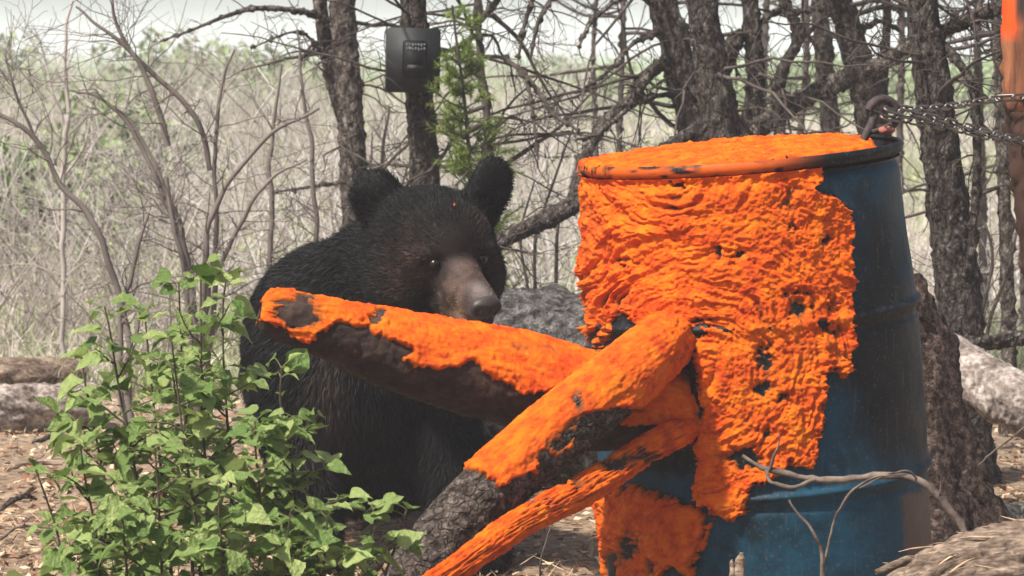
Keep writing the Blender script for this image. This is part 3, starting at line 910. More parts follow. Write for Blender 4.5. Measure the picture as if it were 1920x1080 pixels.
V_, F_ = join([V1, V2])
nl = head_local(V_)
dent = np.exp(-(((np.abs(nl[:, 0]) - 0.016) / 0.008) ** 2 + ((nl[:, 2] + 0.074) / 0.008) ** 2)) + 0.6 * np.exp(-((nl[:, 0] / 0.003) ** 2 + ((nl[:, 2] + 0.095) / 0.02) ** 2))
V_ = V_ - hfv * (0.010 * dent * (nl[:, 1] > 0.262))[:, None] + 0.003 * fbm(V_ * 70, 3, 3)[:, None]
part('nose', V_, F_, M_NOSE, bear)
V_, F_ = ico(HL(0.005, 0.097, 0.099), (0.0028, 0.0024, 0.0015), 2)
V_ = V_ + 0.004 * fbm(V_ * 200, 4, 2)[:, None]
part('orange_fleck', V_, F_, M_GOO, bear, attrs={'thin': np.zeros(len(V_))})

# ------------------------------------------------------------------ trees
def rough_trunk(ctrl, n, k, seed, rough=0.07, flare=True):
    """ctrl rows (x, y, z, r) from the ground up -> verts, quads, centre line"""
    s = spline(np.array(ctrl, float), n)
    C, Rd = s[:, :3], s[:, 3]
    T, Nn, B = frames(C)
    a = np.linspace(0, 2 * np.pi, k, endpoint=False)
    D = np.cos(a)[None, :, None] * Nn[:, None] + np.sin(a)[None, :, None] * B[:, None]
    pos = C[:, None] + Rd[:, None, None] * D
    ns = fbm(pos * np.array([14, 14, 9]), seed, 3) + 0.8 * fbm(pos * np.array([55, 55, 32]), seed + 3, 3)
    plates = np.maximum(0, fbm(pos * np.array([75, 75, 55]), seed + 9, 2) - 0.1)
    rad = Rd[:, None] * (1 + rough * 1.2 * ns) + 0.016 * plates
    if flare:
        g = C[0, 2]
        rad = rad * (1 + 0.55 * np.exp(-(C[:, 2:3] - g) / 0.12) * (1 + 0.35 * np.cos(a[None] * 5 + seed)))
    V = (C[:, None] + rad[..., None] * D).reshape(-1, 3)
    return V, grid_faces(n, k, wrap=True), C, Rd

def walk(start, d, length, n, wig, droop, rg):
    p = np.array(start, float); d = np.array(d, float); d /= np.linalg.norm(d)
    out = [p.copy()]
    st = length / (n - 1)
    for i in range(n - 1):
        d = d + rg.normal(0, wig, 3) + np.array([0, 0, droop]); d /= np.linalg.norm(d)
        p = p + d * st
        out.append(p.copy())
    return np.array(out)

def twigs_on(curve, r0, count, lrange, rg, wig=0.22, droop=-0.03, sub=3, rmin=0.0009, N=6, planar=None, rk=0.45):
    """side twigs (and their side twigs) growing off a centre line; returns list of (pts, radii)"""
    out = []
    n = len(curve)
    for _ in range(count):
        t = rg.uniform(0.12, 1.0)
        i = min(int(t * (n - 1)), n - 2)
        p = curve[i] + (curve[i + 1] - curve[i]) * rg.random()
        tg = curve[i + 1] - curve[i]; tg /= np.linalg.norm(tg) + 1e-9
        rv = rg.normal(0, 1, 3); rv -= tg * rv.dot(tg); rv /= np.linalg.norm(rv) + 1e-9
        ln = rg.uniform(*lrange) * (1 - 0.45 * t)
        c = walk(p, tg * rg.uniform(0.3, 0.9) + rv, ln, N, wig, droop, rg)
        ra = max(r0 * rk * (1 - 0.5 * t), rmin * 1.5)
        out.append((c, np.linspace(ra, rmin, N)))
        for _ in range(sub):
            j = rg.integers(1, N - 1)
            tg2 = c[j + 1] - c[j]; tg2 /= np.linalg.norm(tg2) + 1e-9
            c2 = walk(c[j], tg2 * 0.8 + rg.normal(0, 0.7, 3), ln * rg.uniform(0.25, 0.55), N, wig, droop, rg)
            out.append((c2, np.linspace(max(ra * 0.5, rmin * 1.3), rmin * 0.8, N)))
    return out

def twig_mesh(tw, sides=3):
    return tubes(np.stack([t[0] for t in tw]), np.stack([t[1] for t in tw]), sides)

def tree(name, pxs, Y, wpx, label, seed, mat, top=4.6, nbr=14, brl=(0.35, 0.9), limbs=(), Ys=None, group='dead conifers standing behind the drum', zlow=0.55, tw=6, visible_boost=0):
    """pxs: visible centre line (px, py) from top to bottom; wpx: width in px at top and bottom"""
    rg = np.random.default_rng(seed)
    pts = [P(a, b_, Y if Ys is None else Ys[i]) for i, (a, b_) in enumerate(pxs)]
    rad = np.linspace(pxm(wpx[0], Y) / 2, pxm(wpx[1], Y) / 2, len(pts)) * 0.87
    low, lowd = pts[-1], pts[-1] - pts[-2]
    lowd = lowd / abs(lowd[2])
    g = on_ground(low)
    base = low + lowd * (low[2] - g + 0.04) * np.array([0.55, 0.55, 1])
    up = pts[0]; upd = pts[0] - pts[1]; upd = upd / abs(upd[2]); upd[:2] *= 0.5
    ctrl = [[*base, rad[-1] * 1.08]] + [[*p, r] for p, r in zip(pts[::-1], rad[::-1])]
    for k in (0.35, 0.7, 1.0):
        q = up + upd * (top - up[2]) * k
        ctrl.append([*q, rad[0] * (1 - 0.8 * k)])
    root = empty(name, base, label, 'tree', group)
    # dense rings where the camera looks, sparse above
    V, F, C, Rd = rough_trunk(ctrl, 420, 34, seed)
    part('trunk', V, F, mat, root)
    tw_all = []
    for lp in limbs:
        q = np.array([[*P(a, b_, yy), pxm(w, yy) / 2] for a, b_, yy, w in lp])
        V, F, C2, R2 = rough_trunk(q, 90, 16, seed + 50, 0.10, flare=False)
        part('branch', V, F, mat, root)
        tw_all += twigs_on(C2, R2.mean(), 10, (0.06, 0.24), rg, sub=2)
    for i in range(nbr + visible_boost):
        z = rg.uniform(zlow, 1.35) if i < visible_boost else rg.uniform(0.9, top * 0.95)
        j = int(np.argmin(np.abs(C[:, 2] - z)))
        az = rg.uniform(0, 2 * np.pi)
        ln = rg.uniform(*brl) * (1.0 if z < 2.5 else 0.7)
        c = walk(C[j], (math.cos(az), math.sin(az), rg.uniform(-0.35, 0.3)), ln, 12, 0.14, -0.02, rg)
        r0 = rg.uniform(0.004, 0.009)
        q = spline(c, 12)
        V, F = tubes(q[None], np.linspace(r0, 0.0015, 12)[None], 6)
        part('branch', V, F, M_TWIG, root)
        tw_all += twigs_on(q, r0, tw, (0.08, 0.28), rg, sub=2)
    if tw_all:
        V, F = twig_mesh(tw_all)
        part('twigs', V, F, M_TWIG, root, kind='stuff')
    return root

tree('spruce_tree', [(640, -40), (650, 120), (662, 300), (668, 440)], 10.4, (52, 60), 'dark forked spruce trunk rising behind the bear, a thinner stem beside it', 301, M_BARKG,
     limbs=[[(655, 260, 10.4, 26), (632, 180, 10.42, 28), (612, 90, 10.44, 28), (598, -10, 10.46, 26), (590, -120, 10.5, 24)],
            [(598, 28, 10.4, 12), (540, 18, 10.3, 10), (480, 16, 10.25, 9), (430, 28, 10.2, 8), (360, 56, 10.15, 5), (300, 78, 10.1, 3)],
            [(655, 340, 10.35, 7), (600, 348, 10.3, 6), (515, 360, 10.25, 4)],
            [(610, 110, 10.4, 7), (560, 60, 10.3, 5), (470, 90, 10.2, 3)]], visible_boost=9)
tree('spruce_tree', [(774, -40), (778, 60), (788, 200), (797, 340)], 9.6, (54, 62), 'straight spruce trunk carrying a dark metal box', 302, M_BARK, visible_boost=5, brl=(0.3, 0.7))
tree('spruce_tree', [(1236, -40), (1262, 60), (1278, 150), (1302, 250)], 9.9, (60, 70), 'pale grey lichened trunk leaning left beside the darkest trunk', 303, M_BARKG,
     limbs=[[(1262, 110, 9.9, 22), (1215, 140, 9.8, 24), (1180, 190, 9.75, 24), (1130, 235, 9.7, 22), (1095, 300, 9.65, 20), (1070, 370, 9.6, 16)],
            [(1250, 60, 9.9, 9), (1190, 80, 9.7, 8), (1150, 125, 9.6, 6), (1100, 165, 9.5, 4)],
            [(1262, 175, 9.9, 10), (1200, 190, 9.75, 9), (1120, 250, 9.6, 7), (1080, 262, 9.5, 4)],
            [(1240, 20, 9.9, 9), (1180, -10, 9.7, 9), (1110, 40, 9.6, 8), (1085, 90, 9.5, 4)]], visible_boost=18, brl=(0.4, 1.0))
tree('spruce_tree', [(1316, -40), (1325, 60), (1338, 150), (1352, 250)], 9.3, (62, 76), 'thickest darkest spruce trunk rising just behind the drum rim', 304, M_BARK, visible_boost=2)
tree('spruce_tree', [(1405, -40), (1412, 80), (1418, 160), (1408, 250)], 9.9, (34, 44), 'slender spruce trunk between the thickest trunk and the crooked stem', 305, M_BARK,
     limbs=[[(1425, 45, 9.9, 9), (1460, 20, 9.9, 10), (1500, 22, 9.9, 9), (1545, 18, 9.9, 7)], [(1395, 60, 9.9, 24), (1370, 90, 9.9, 30), (1350, 140, 9.9, 34)]], visible_boost=1)
tree('crooked_stem', [(1470, -60), (1474, 10), (1492, 45), (1494, 80), (1470, 125), (1459, 165), (1462, 250)], 9.7, (20, 27), 'thin crooked S shaped stem behind the drum', 306, M_BARK, visible_boost=1, nbr=8, top=3.0)
tree('spruce_tree', [(1534, -40), (1541, 60), (1548, 150), (1558, 250)], 10.6, (34, 40), 'slender upright trunk crossed by a fallen mossy limb', 307, M_BARKG, visible_boost=2)
tree('spruce_tree', [(1566, -60), (1585, 30), (1612, 130), (1640, 260)], 9.9, (52, 66), 'trunk leaning left behind the rusty ring on the drum', 308, M_BARK,
     limbs=[[(1600, 30, 9.9, 9), (1650, 14, 9.9, 10), (1700, 15, 9.9, 9)], [(1605, 60, 9.9, 10), (1650, 40, 9.9, 9), (1690, 60, 9.9, 6)]], visible_boost=2)
tree('spruce_tree', [(1727, -40), (1738, 80), (1762, 260), (1782, 420), (1800, 600)], 8.3, (66, 96), 'broad dark trunk right of the drum with chains passing it', 309, M_BARK,
     limbs=[[(1760, 62, 8.3, 22), (1810, 38, 8.3, 25), (1860, 20, 8.3, 26), (1930, -5, 8.3, 26)],
            [(1768, 82, 8.3, 14), (1800, 120, 8.25, 16), (1825, 170, 8.25, 18), (1832, 260, 8.25, 17), (1828, 380, 8.25, 15), (1815, 520, 8.25, 13)]], visible_boost=7, brl=(0.25, 0.6))
tree('spruce_tree', [(1866, -40), (1872, 80), (1880, 300), (1890, 560)], 9.2, (22, 30), 'thin grey stem standing between the broad trunk and the red stripped tree', 310, M_BARKG, visible_boost=14, brl=(0.25, 0.7))
tree('spruce_tree', [(1664, -40), (1662, 60), (1658, 130), (1652, 210)], 10.8, (18, 22), 'very thin dark stem seen above the rusty ring', 311, M_BARK, visible_boost=4, nbr=6, top=3.2)
tree('dead_sapling', [(893, -40), (897, 60), (903, 140), (915, 240)], 9.9, (12, 17), 'thin bare dead sapling rising beside the young green conifer', 312, M_TWIG, visible_boost=24, nbr=8, top=2.6, brl=(0.3, 0.8),
     limbs=[[(897, 105, 9.9, 7), (950, 112, 9.8, 8), (1000, 160, 9.75, 9), (1040, 215, 9.7, 7), (1085, 245, 9.65, 4)], [(990, 150, 9.75, 6), (1000, 220, 9.7, 6), (1010, 300, 9.65, 3)],
            [(900, 40, 9.9, 11), (925, 10, 9.85, 12), (960, -40, 9.8, 10)], [(1010, -30, 9.7, 9), (985, 40, 9.7, 8), (972, 110, 9.7, 4)], [(1045, -20, 9.7, 9), (1010, 40, 9.7, 8), (995, 110, 9.7, 4)]])
DS = ['thin dead sapling seen just left of the lichened leaning trunk', 'thin dead sapling between the crooked stem and the upright trunk crossed by the limb', 'thin dead sapling between the rusty ring and the broad trunk',
      'thin dead sapling in the gap right of the broad trunk', 'very thin distant sapling above the drum rim end away from the ring', 'distant dead sapling beside the crooked S shaped stem', 'thin dead sapling directly beside the red stripped tree']
for k, (x_, y_, w_) in enumerate(((1170, 11.8, 12), (1510, 12.6, 14), (1690, 12.2, 15), (1840, 12.5, 18), (1120, 13.5, 10), (1440, 13.6, 16), (1905, 11.0, 16))):
    tree('dead_sapling', [(x_, -40), (x_ + random.uniform(-8, 8), 100), (x_ + random.uniform(-14, 14), 300)], y_, (w_ * .8, w_),
         DS[k], 330 + k, M_TWIG, visible_boost=6, nbr=5, top=2.4, brl=(0.3, 0.8), group='thin dead saplings in the clearing')

# mossy limb fallen across the trunks
q = np.array([[*P(a, b_, yy), pxm(w, yy) / 2] for a, b_, yy, w in [(1330, 330, 9.75, 34), (1400, 262, 9.75, 36), (1470, 205, 9.76, 36), (1560, 160, 9.78, 34), (1640, 125, 9.75, 30), (1720, 85, 9.7, 26), (1830, 30, 9.6, 20)]])
V, F, C2, R2 = rough_trunk(q, 160, 24, 71, 0.12, flare=False)
rg = np.random.default_rng(71)
fl = empty('fallen_limb', q[0][:3], 'mossy dead limb slanting up across the trunks behind the drum', 'limb')
part('limb_wood', V, F, M_BARKG, fl)
V, F = twig_mesh(twigs_on(C2, 0.008, 26, (0.08, 0.35), rg, sub=3))
part('twigs', V, F, M_TWIG, fl, kind='stuff')
# leaning limb right of the bear's head
q = np.array([[*P(a, b_, yy), pxm(w, yy) / 2] for a, b_, yy, w in [(820, 520, 8.9, 30), (960, 442, 8.9, 30), (1030, 408, 8.9, 34), (1095, 372, 8.9, 34), (1200, 310, 8.9, 30), (1320, 235, 8.95, 26)]])
V, F, C2, R2 = rough_trunk(q, 160, 22, 72, 0.12, flare=False)
ll = empty('leaning_limb', q[0][:3], 'dark dead limb slanting up from behind the bear towards the drum', 'limb')
part('limb_wood', V, F, M_BARK, ll)
V, F = twig_mesh(twigs_on(C2, 0.007, 26, (0.08, 0.3), rg, sub=3))
part('twigs', V, F, M_TWIG, ll, kind='stuff')

# red stripped tree at the right, where the chains are fastened
M_RED = mk('stripped_red_wood', [(0.3, (0.05, 0.022, 0.013)), (0.5, (0.20, 0.075, 0.035)), (0.7, (0.38, 0.15, 0.07))], scale=9, stretch=(3, 3, 0.5), bump=0.8, bscale=50, dist=0.006, rough=0.8, spec=0.2, attr=[('smear', (0.85, 0.085, 0.01)), ('char', (0.035, 0.022, 0.018))])
RT = [[*P(2090, 1130, 7.0)[:2], on_ground(P(2090, 1130, 7.0)) - 0.04, 0.075], [*P(2010, 700, 7.0), 0.066], [*P(1968, 450, 7.0), 0.062], [*P(1943, 220, 7.0), 0.060], [*P(1933, 0, 7.0), 0.056], [*(P(1932, 0, 7.0) + np.array([-0.02, 0.05, 1.6])), 0.045], [*(P(1932, 0, 7.0) + np.array([0.02, 0.1, 3.4])), 0.02]]
V, F, C2, R2 = rough_trunk(RT, 420, 40, 81, 0.05)
X, Yp = proj(V)
smear = smooth(-4, 8, poly_sd(X, Yp, [(1850, -300), (1905, -300), (1906, 60), (1898, 75), (1880, 70), (1850, 60)]) + 8 * n2(X * .08, Yp * .08, 3, 3))
char = np.maximum(smooth(190, 215, Yp + 12 * n2(X * .05, Yp * .05, 5, 3)) * 0.85, smooth(-4, 8, poly_sd(X, Yp, [(1904, -400), (1990, -400), (1990, 50), (1904, 45)])))
rt = empty('stripped_tree', RT[0][:3], 'reddish stripped trunk with an orange smear, chains fastened round it', 'tree')
part('trunk', V, F, M_RED, rt, attrs={'smear': smear, 'char': char})
rg = np.random.default_rng(82)
tw_ = []
for i in range(10):
    z = rg.uniform(1.6, 4.2); j = int(np.argmin(np.abs(C2[:, 2] - z))); az = rg.uniform(0, 6.28)
    c = walk(C2[j], (math.cos(az), math.sin(az), 0.0), rg.uniform(.3, .7), 12, .14, -.02, rg)
    V, F = tubes(c[None], np.linspace(.007, .0015, 12)[None], 6); part('branch', V, F, M_TWIG, rt)
    tw_ += twigs_on(c, .006, 8, (.08, .25), rg, sub=2)
V, F = twig_mesh(tw_); part('twigs', V, F, M_TWIG, rt, kind='stuff')

# young green conifer between the box tree and the dead sapling
def conifer(pxs, Y, seed):
    rg = np.random.default_rng(seed)
    base = P(*pxs[0], Y); base[2] = on_ground(base) - 0.02
    root = empty('young_conifer', base, 'soft green young conifer behind the bear beside the box tree', 'tree')
    c = spline(np.array([base] + [P(a, b_, Y) for a, b_ in pxs[1:]]), 30)
    V, F = tubes(c[None], np.linspace(0.011, 0.003, 30)[None], 8)
    part('trunk', V, F, M_TWIG, root)
    nb, shoots = [], []
    for i in range(95):
        j = rg.integers(5, 30)
        f_ = (j / 29.0)
        az = rg.uniform(0, 6.28)
        ln = (0.20 * (1 - f_) + 0.045) * rg.uniform(0.5, 1.2)
        w = walk(c[j], (math.cos(az), math.sin(az), 0.45), ln, 6, 0.12, 0.03, rg)
        nb.append((w, np.linspace(0.003, 0.0012, 6)))
        shoots.append(w)
        for _ in range(3):
            q_ = rg.integers(1, 5)
            w2 = walk(w[q_], (w[q_ + 1] - w[q_]) / np.linalg.norm(w[q_ + 1] - w[q_]) + rg.normal(0, .6, 3), ln * 0.5, 6, .12, .03, rg)
            nb.append((w2, np.linspace(0.002, 0.001, 6))); shoots.append(w2)
    V, F = twig_mesh(nb); part('twigs', V, F, M_TWIG, root, kind='stuff')
    S = np.stack(shoots)
    K = 46
    M_ = len(S)
    t = rg.uniform(0.1, 4.999, (M_, K)); i = t.astype(int); fr = (t - i)[..., None]
    m_i = np.arange(M_)[:, None]
    p = S[m_i, i] * (1 - fr) + S[m_i, i + 1] * fr
    tg = S[m_i, i + 1] - S[m_i, i]; tg /= np.linalg.norm(tg, axis=-1, keepdims=True)
    d = rg.normal(0, 1, p.shape); d -= tg * (d * tg).sum(-1, keepdims=True); d /= np.linalg.norm(d, axis=-1, keepdims=True)
    d = d + tg * 0.8; d /= np.linalg.norm(d, axis=-1, keepdims=True)
    p, d = p.reshape(-1, 3), d.reshape(-1, 3)
    sd_ = np.cross(d, rg.normal(0, 1, d.shape)); sd_ /= np.linalg.norm(sd_, axis=1, keepdims=True)
    ln = rg.uniform(0.014, 0.026, len(p))[:, None]
    V = np.stack([p - sd_ * 0.0011, p + sd_ * 0.0011, p + d * ln], 1).reshape(-1, 3)
    F = np.arange(len(V)).reshape(-1, 3)
    hue = rg.random(len(p))[:, None]
    col = np.array([0.10, 0.17, 0.035]) * (1 - hue) + np.array([0.28, 0.36, 0.07]) * hue
    part('needles', V, F, mk_attr_col('conifer_needles', 'nc', 0.6, 0.3, 0.3), root, smooth_=False, attrs={'nc': np.repeat(col, 3, 0)}, kind='stuff')
conifer([(890, 900), (885, 420), (880, 300), (870, 180), (855, 70), (848, 10)], 9.35, 400)

# ------------------------------------------------------------------ metal box on the tree
def bevel_box(c, size, ax, bev=0.006, seg=2):
    bm = bmesh.new()
    bmesh.ops.create_cube(bm, size=1.0)
    for v in bm.verts:
        v.co.x *= size[0]; v.co.y *= size[1]; v.co.z *= size[2]
    bmesh.ops.bevel(bm, geom=bm.edges[:], offset=bev, segments=seg, affect='EDGES')
    rot = Matrix(((ax[0][0], ax[1][0], ax[2][0]), (ax[0][1], ax[1][1], ax[2][1]), (ax[0][2], ax[1][2], ax[2][2]))).to_4x4()
    bm.transform(Matrix.Translation(Vector(c)) @ rot)
    bmesh.ops.triangulate(bm, faces=bm.faces[:])
    bm.verts.index_update()
    V = np.array([v.co[:] for v in bm.verts]); F = np.array([[v.index for v in f.verts] for f in bm.faces])
    bm.free()
    return V, F
M_BOX = mk('dark_green_grey_metal', [(0.3, (0.008, 0.009, 0.010)), (0.7, (0.022, 0.024, 0.025))], scale=20, rough=0.6, bump=0.3, bscale=150, dist=0.001)
M_BOXD = mk('black_glass_panel', [(0.3, (0.008, 0.008, 0.009)), (0.7, (0.014, 0.014, 0.015))], scale=20, rough=0.25, bump=0.1)
M_PRINT = mk('faded_print', [(0.3, (0.10, 0.10, 0.10)), (0.7, (0.20, 0.20, 0.20))], scale=60, rough=0.7, bump=0.1)
BYc = 9.5
bc = P(773, 113, BYc)
bxx = Vector((1, 0.10, -0.02)).normalized(); bzz = Vector((0.02, 0, 1)); bzz = (bzz - bxx * bzz.dot(bxx)).normalized(); byy = bzz.cross(bxx)
bA = (bxx, byy, bzz)
bn = np.array(byy) * -1
sw, sh = pxm(98, BYc), pxm(118, BYc)
box = empty('trail_camera_box', bc, 'dark square metal box strapped high on the straight spruce', 'box')
V, F = bevel_box(bc, (sw, 0.085, sh), bA, 0.005); part('housing', V, F, M_BOX, box, smooth_=False)
V, F = bevel_box(bc + bn * 0.046, (sw * 1.02, 0.012, sh * 1.02), bA, 0.004); cover = part('front_cover', V, F, M_BOX, box, smooth_=False)
def boxpt(a, b_, out):
    return bc + np.array(bxx) * a * sw + np.array(bzz) * b_ * sh + bn * out
V, F = bevel_box(boxpt(0.02, 0.02, 0.053), (sw * 0.46, 0.006, sh * 0.58), bA, 0.003); part('window_panel', V, F, M_BOXD, cover, smooth_=False)
V, F = bevel_box(boxpt(0.02, -0.12, 0.058), (sw * 0.30, 0.008, sh * 0.10), bA, 0.003); part('sensor', V, F, M_BOX, cover, smooth_=False)
pr = []
for row in (0, 1):
    for k in range(7):
        pr.append(bevel_box(boxpt(-0.13 + 0.055 * k, 0.245 - 0.065 * row + 0.008 * math.sin(k * 2.3 + row), 0.0575), (sw * 0.034, 0.0016, sh * (0.030 + 0.012 * ((k * 7 + row) % 3))), bA, 0.0004, 1))
V, F = join(pr); part('faded_lettering', V, F, M_PRINT, cover, smooth_=False)
lk = [boxpt(0.5, 0.12, 0.02), boxpt(0.57, 0.13, 0.02), boxpt(0.66, 0.10, 0.02)]
V, F = tubes(np.array(lk)[None], np.array([[0.008, 0.008, 0.006]]), 10); part('padlock', V, F, M_BOXD, box)
st_c = P(778, 108, 9.6)
a = np.linspace(0, 2 * np.pi, 41)
ringp = np.stack([st_c[0] + 0.052 * np.cos(a), st_c[1] + 0.052 * np.sin(a), np.full(41, st_c[2])], -1)
V, F = tubes(ringp[None], np.full((1, 41), 0.006), 6); part('strap', V, F, M_BOXD, box)

# ------------------------------------------------------------------ ring and chains
M_RUST = mk('rusty_steel', [(0.35, (0.014, 0.010, 0.009)), (0.52, (0.045, 0.034, 0.030)), (0.68, (0.085, 0.060, 0.048))], scale=60, rough=0.75, bump=0.5, bscale=200, dist=0.001, spec=0.4)
m, N, L, b = new_mat('worn_chain_steel'); b.inputs['Base Color'].default_value = (0.17, 0.15, 0.135, 1); b.inputs['Metallic'].default_value = 0.85; b.inputs['Roughness'].default_value = 0.45
M_CHAIN = m
RY = 6.24
rc = P(1655, 214, RY)
ring = empty('rusty_ring', P(1632, 252, RY), 'rusty round clevis bolted through the drum rim, holding the chains', 'ring')
a = np.linspace(R(-150), R(165), 40)
rp_ = np.stack([rc[0] + pxm(28, RY) * np.cos(a), rc[1] + 0.35 * pxm(28, RY) * np.cos(a), rc[2] + pxm(28, RY) * np.sin(a)], -1)
V, F = tubes(rp_[None], np.full((1, 40), pxm(8.5, RY)), 12); part('loop', V, F, M_RUST, ring)
leg = np.array([P(1640, 212, RY), P(1634, 232, RY - 0.01), P(1622, 256, RY - 0.02), P(1612, 276, RY - 0.02)])
V, F = tubes(spline(leg, 12)[None], np.full((1, 12), pxm(8, RY)), 10); part('shank', V, F, M_RUST, ring)
leg = np.array([P(1668, 234, RY), P(1650, 243, RY - 0.01), P(1632, 248, RY - 0.02)])
V, F = tubes(spline(leg, 12)[None], np.full((1, 12), pxm(5, RY)), 10); part('pin', V, F, M_RUST, ring)
M_REDC = mk('reddish_clip', [(0.3, (0.16, 0.05, 0.035)), (0.7, (0.35, 0.13, 0.09))], scale=40, rough=0.7)
V, F = ico(P(1662, 244, RY - .03), (pxm(16, RY), 0.012, pxm(8, RY)), 3); V = V + 0.003 * fbm(V * 70, 2, 2)[:, None]
part('paste_lump', V, F, M_REDC, ring)

def link_mesh(L_=0.058, W_=0.014, r=0.0024):
    a = np.linspace(0, 2 * np.pi, 25)[:-1]
    x = np.cos(a) * W_ / 2; z = np.sin(a) * W_ / 2 + np.sign(np.sin(a)) * (L_ - W_) / 2
    C = np.stack([z, x, 0 * x], -1)
    n, k = len(C), 6
    T = np.roll(C, -1, 0) - np.roll(C, 1, 0); T /= np.linalg.norm(T, axis=1, keepdims=True)
    B = np.array([0, 0, 1.0]); Nn = np.cross(T, B)
    b_ = np.linspace(0, 2 * np.pi, k, endpoint=False)
    V = C[:, None] + r * (np.cos(b_)[None, :, None] * Nn[:, None] + np.sin(b_)[None, :, None] * B)
    idx = np.arange(n * k).reshape(n, k); n2_ = np.roll(idx, -1, 0)
    F = np.stack([idx, np.roll(idx, -1, 1), np.roll(n2_, -1, 1), n2_], -1).reshape(-1, 4)
    return V.reshape(-1, 3), F
LV, LF = link_mesh()
LINK = mesh_data('link', LV, LF, M_CHAIN)

def chain(pts, label, twist=0.0):
    w = spline(np.array([P(*p) for p in pts]), 300)
    d = np.concatenate([[0], np.cumsum(np.linalg.norm(np.diff(w, axis=0), axis=1))])
    pitch = 0.0505
    n = int(d[-1] / pitch)
    root = empty('chain', w[0], label, 'chain', 'steel chains from the drum to the stripped tree')
    for i in range(n + 1):
        s_ = i * pitch
        p = np.array([np.interp(s_, d, w[:, k]) for k in range(3)])
        q_ = np.array([np.interp(min(s_ + 0.004, d[-1]), d, w[:, k]) for k in range(3)])
        if np.linalg.norm(q_ - p) < 1e-6:
            break
        t = Vector(q_ - p).normalized()
        y = Vector((0, 0, 1)).cross(t).normalized(); z = t.cross(y)
        an = (R(90) if i % 2 else 0) + R(35) + twist * i
        y2 = y * math.cos(an) + z * math.sin(an); z2 = t.cross(y2)
        o = bpy.data.objects.new('link', LINK); COL.objects.link(o); o.parent = root
        o.matrix_basis = Matrix.Translation(Vector(p - w[0])) @ Matrix(((t.x, y2.x, z2.x), (t.y, y2.y, z2.y), (t.z, y2.z, z2.z))).to_4x4()
chain([(1674, 208, 6.22), (1760, 224, 6.38), (1840, 246, 6.60), (1915, 264, 6.90), (1945, 270, 6.935)], 'taut lower chain sloping from the ring to the stripped tree')
chain([(1668, 222, 6.215), (1750, 232, 6.36), (1840, 252, 6.58), (1915, 268, 6.88), (1945, 275, 6.932)], 'second strand lying against the taut lower chain', 0.3)
chain([(1672, 204, 6.24), (1730, 204, 6.40), (1790, 198, 6.60), (1850, 188, 6.80), (1915, 182, 6.92), (1945, 180, 6.93)], 'slack upper chain running level from the ring to the stripped tree')
chain([(1940, 182, 6.93), (1880, 184, 6.95), (1874, 186, 7.0)], 'short chain end wrapped round the stripped tree')

# ------------------------------------------------------------------ fallen logs, stump, sticks
def lying(name, pts, label, seed, mat, cat='log', rough=0.08, n=240, k=56, group=None):
    C, D, rad, L_, a = log_grid(pts, n, k, seed, rough)
    V, F = log_mesh(C, D, rad)
    V = V + 0.006 * fbm(V * 55, seed + 2, 3)[:, None] * np.array([0.3, 1, 1]) + (0.10 * rad.mean() * (0.35 - np.abs(fbm(V * np.array([18, 30, 30]), seed + 4, 3))))[:, None] * np.array([0, -0.6, 0.8])
    lo = V[V[:, 2].argmin()]
    return thing(name, V, F, mat, (C[len(C) // 2][0], C[len(C) // 2][1], V[:, 2].min()), label, cat, group)
def lie(name, x0, x1, Y0, Y1, r, label, seed, mat, sink=0.3, **kw):
    """log lying on the ground between picture columns x0 and x1"""
    pts = []
    for t in np.linspace(0, 1, 5):
        Y = Y0 + (Y1 - Y0) * t
        X = (x0 + (x1 - x0) * t - 960) / FPX * Y
        z = on_ground((X, Y)) + r * (1 - sink)
        p_ = proj(np.array([X, Y, z]))
        rr = r * (1 - 0.15 * t) * (0.9 if t in (0, 1) else 1)
        pts.append((p_[0], p_[1], Y, rr / Y * FPX))
    return lying(name, pts, label, seed, mat, **kw)
lie('fallen_log', 860, 1420, 8.55, 8.1, 0.27, 'big weathered grey log on the ground between bear and drum', 501, M_LOGG, 0.25)
lie('fallen_log', -260, 175, 9.3, 9.6, 0.075, 'pale bleached log on the ground left of the leafy saplings, lower of two', 502, M_LOGP, 0.15, rough=0.2)
lie('fallen_log', -300, 150, 10.2, 10.6, 0.07, 'thinner brown log lying behind the pale bleached log', 503, M_ROT, 0.15, rough=0.22)
lie('fallen_log', 1845, 2300, 7.45, 7.7, 0.033, 'grey smooth pole on the litter right of the stump', 504, M_LOGG, 0.1)
lying('dark_limb', [(1778, 640, 8.0, 12), (1820, 646, 8.0, 15), (1870, 640, 8.0, 15), (1940, 628, 8.0, 15), (2050, 610, 8.0, 13)], 'dark dead limb resting across the pale barked root', 505, M_BARK, 'limb')
lying('pale_root', [(1730, 630, 7.75, 26), (1775, 668, 7.7, 44), (1830, 712, 7.65, 54), (1890, 745, 7.6, 56), (1980, 800, 7.55, 50), (2100, 905, 7.5, 40)], 'pale thick flaky barked root sloping down right of the stump', 506, M_LOGP, 'root', 0.10)
rot_pts = [(1655, 1200, 5.42, 40), (1700, 1162, 5.43, 78), (1760, 1132, 5.45, 98), (1840, 1112, 5.47, 112), (1920, 1100, 5.49, 116), (2050, 1085, 5.5, 118), (2250, 1060, 5.55, 118)]
C, D, rad, L_, a = log_grid(rot_pts, 420, 150, 507, 0.10)
pp = C[:, None] + rad[..., None] * D
fib = fbm(np.stack(np.broadcast_arrays(L_[:, None] * 9, np.cos(a)[None] * 16, np.sin(a)[None] * 16), -1), 71, 4)
rad = rad + 0.010 * fib + 0.012 * (0.4 - np.abs(fbm(pp * 16, 74, 3))) + 0.003 * fbm(pp * 90, 73, 3)
V, F = log_mesh(C, D, rad)
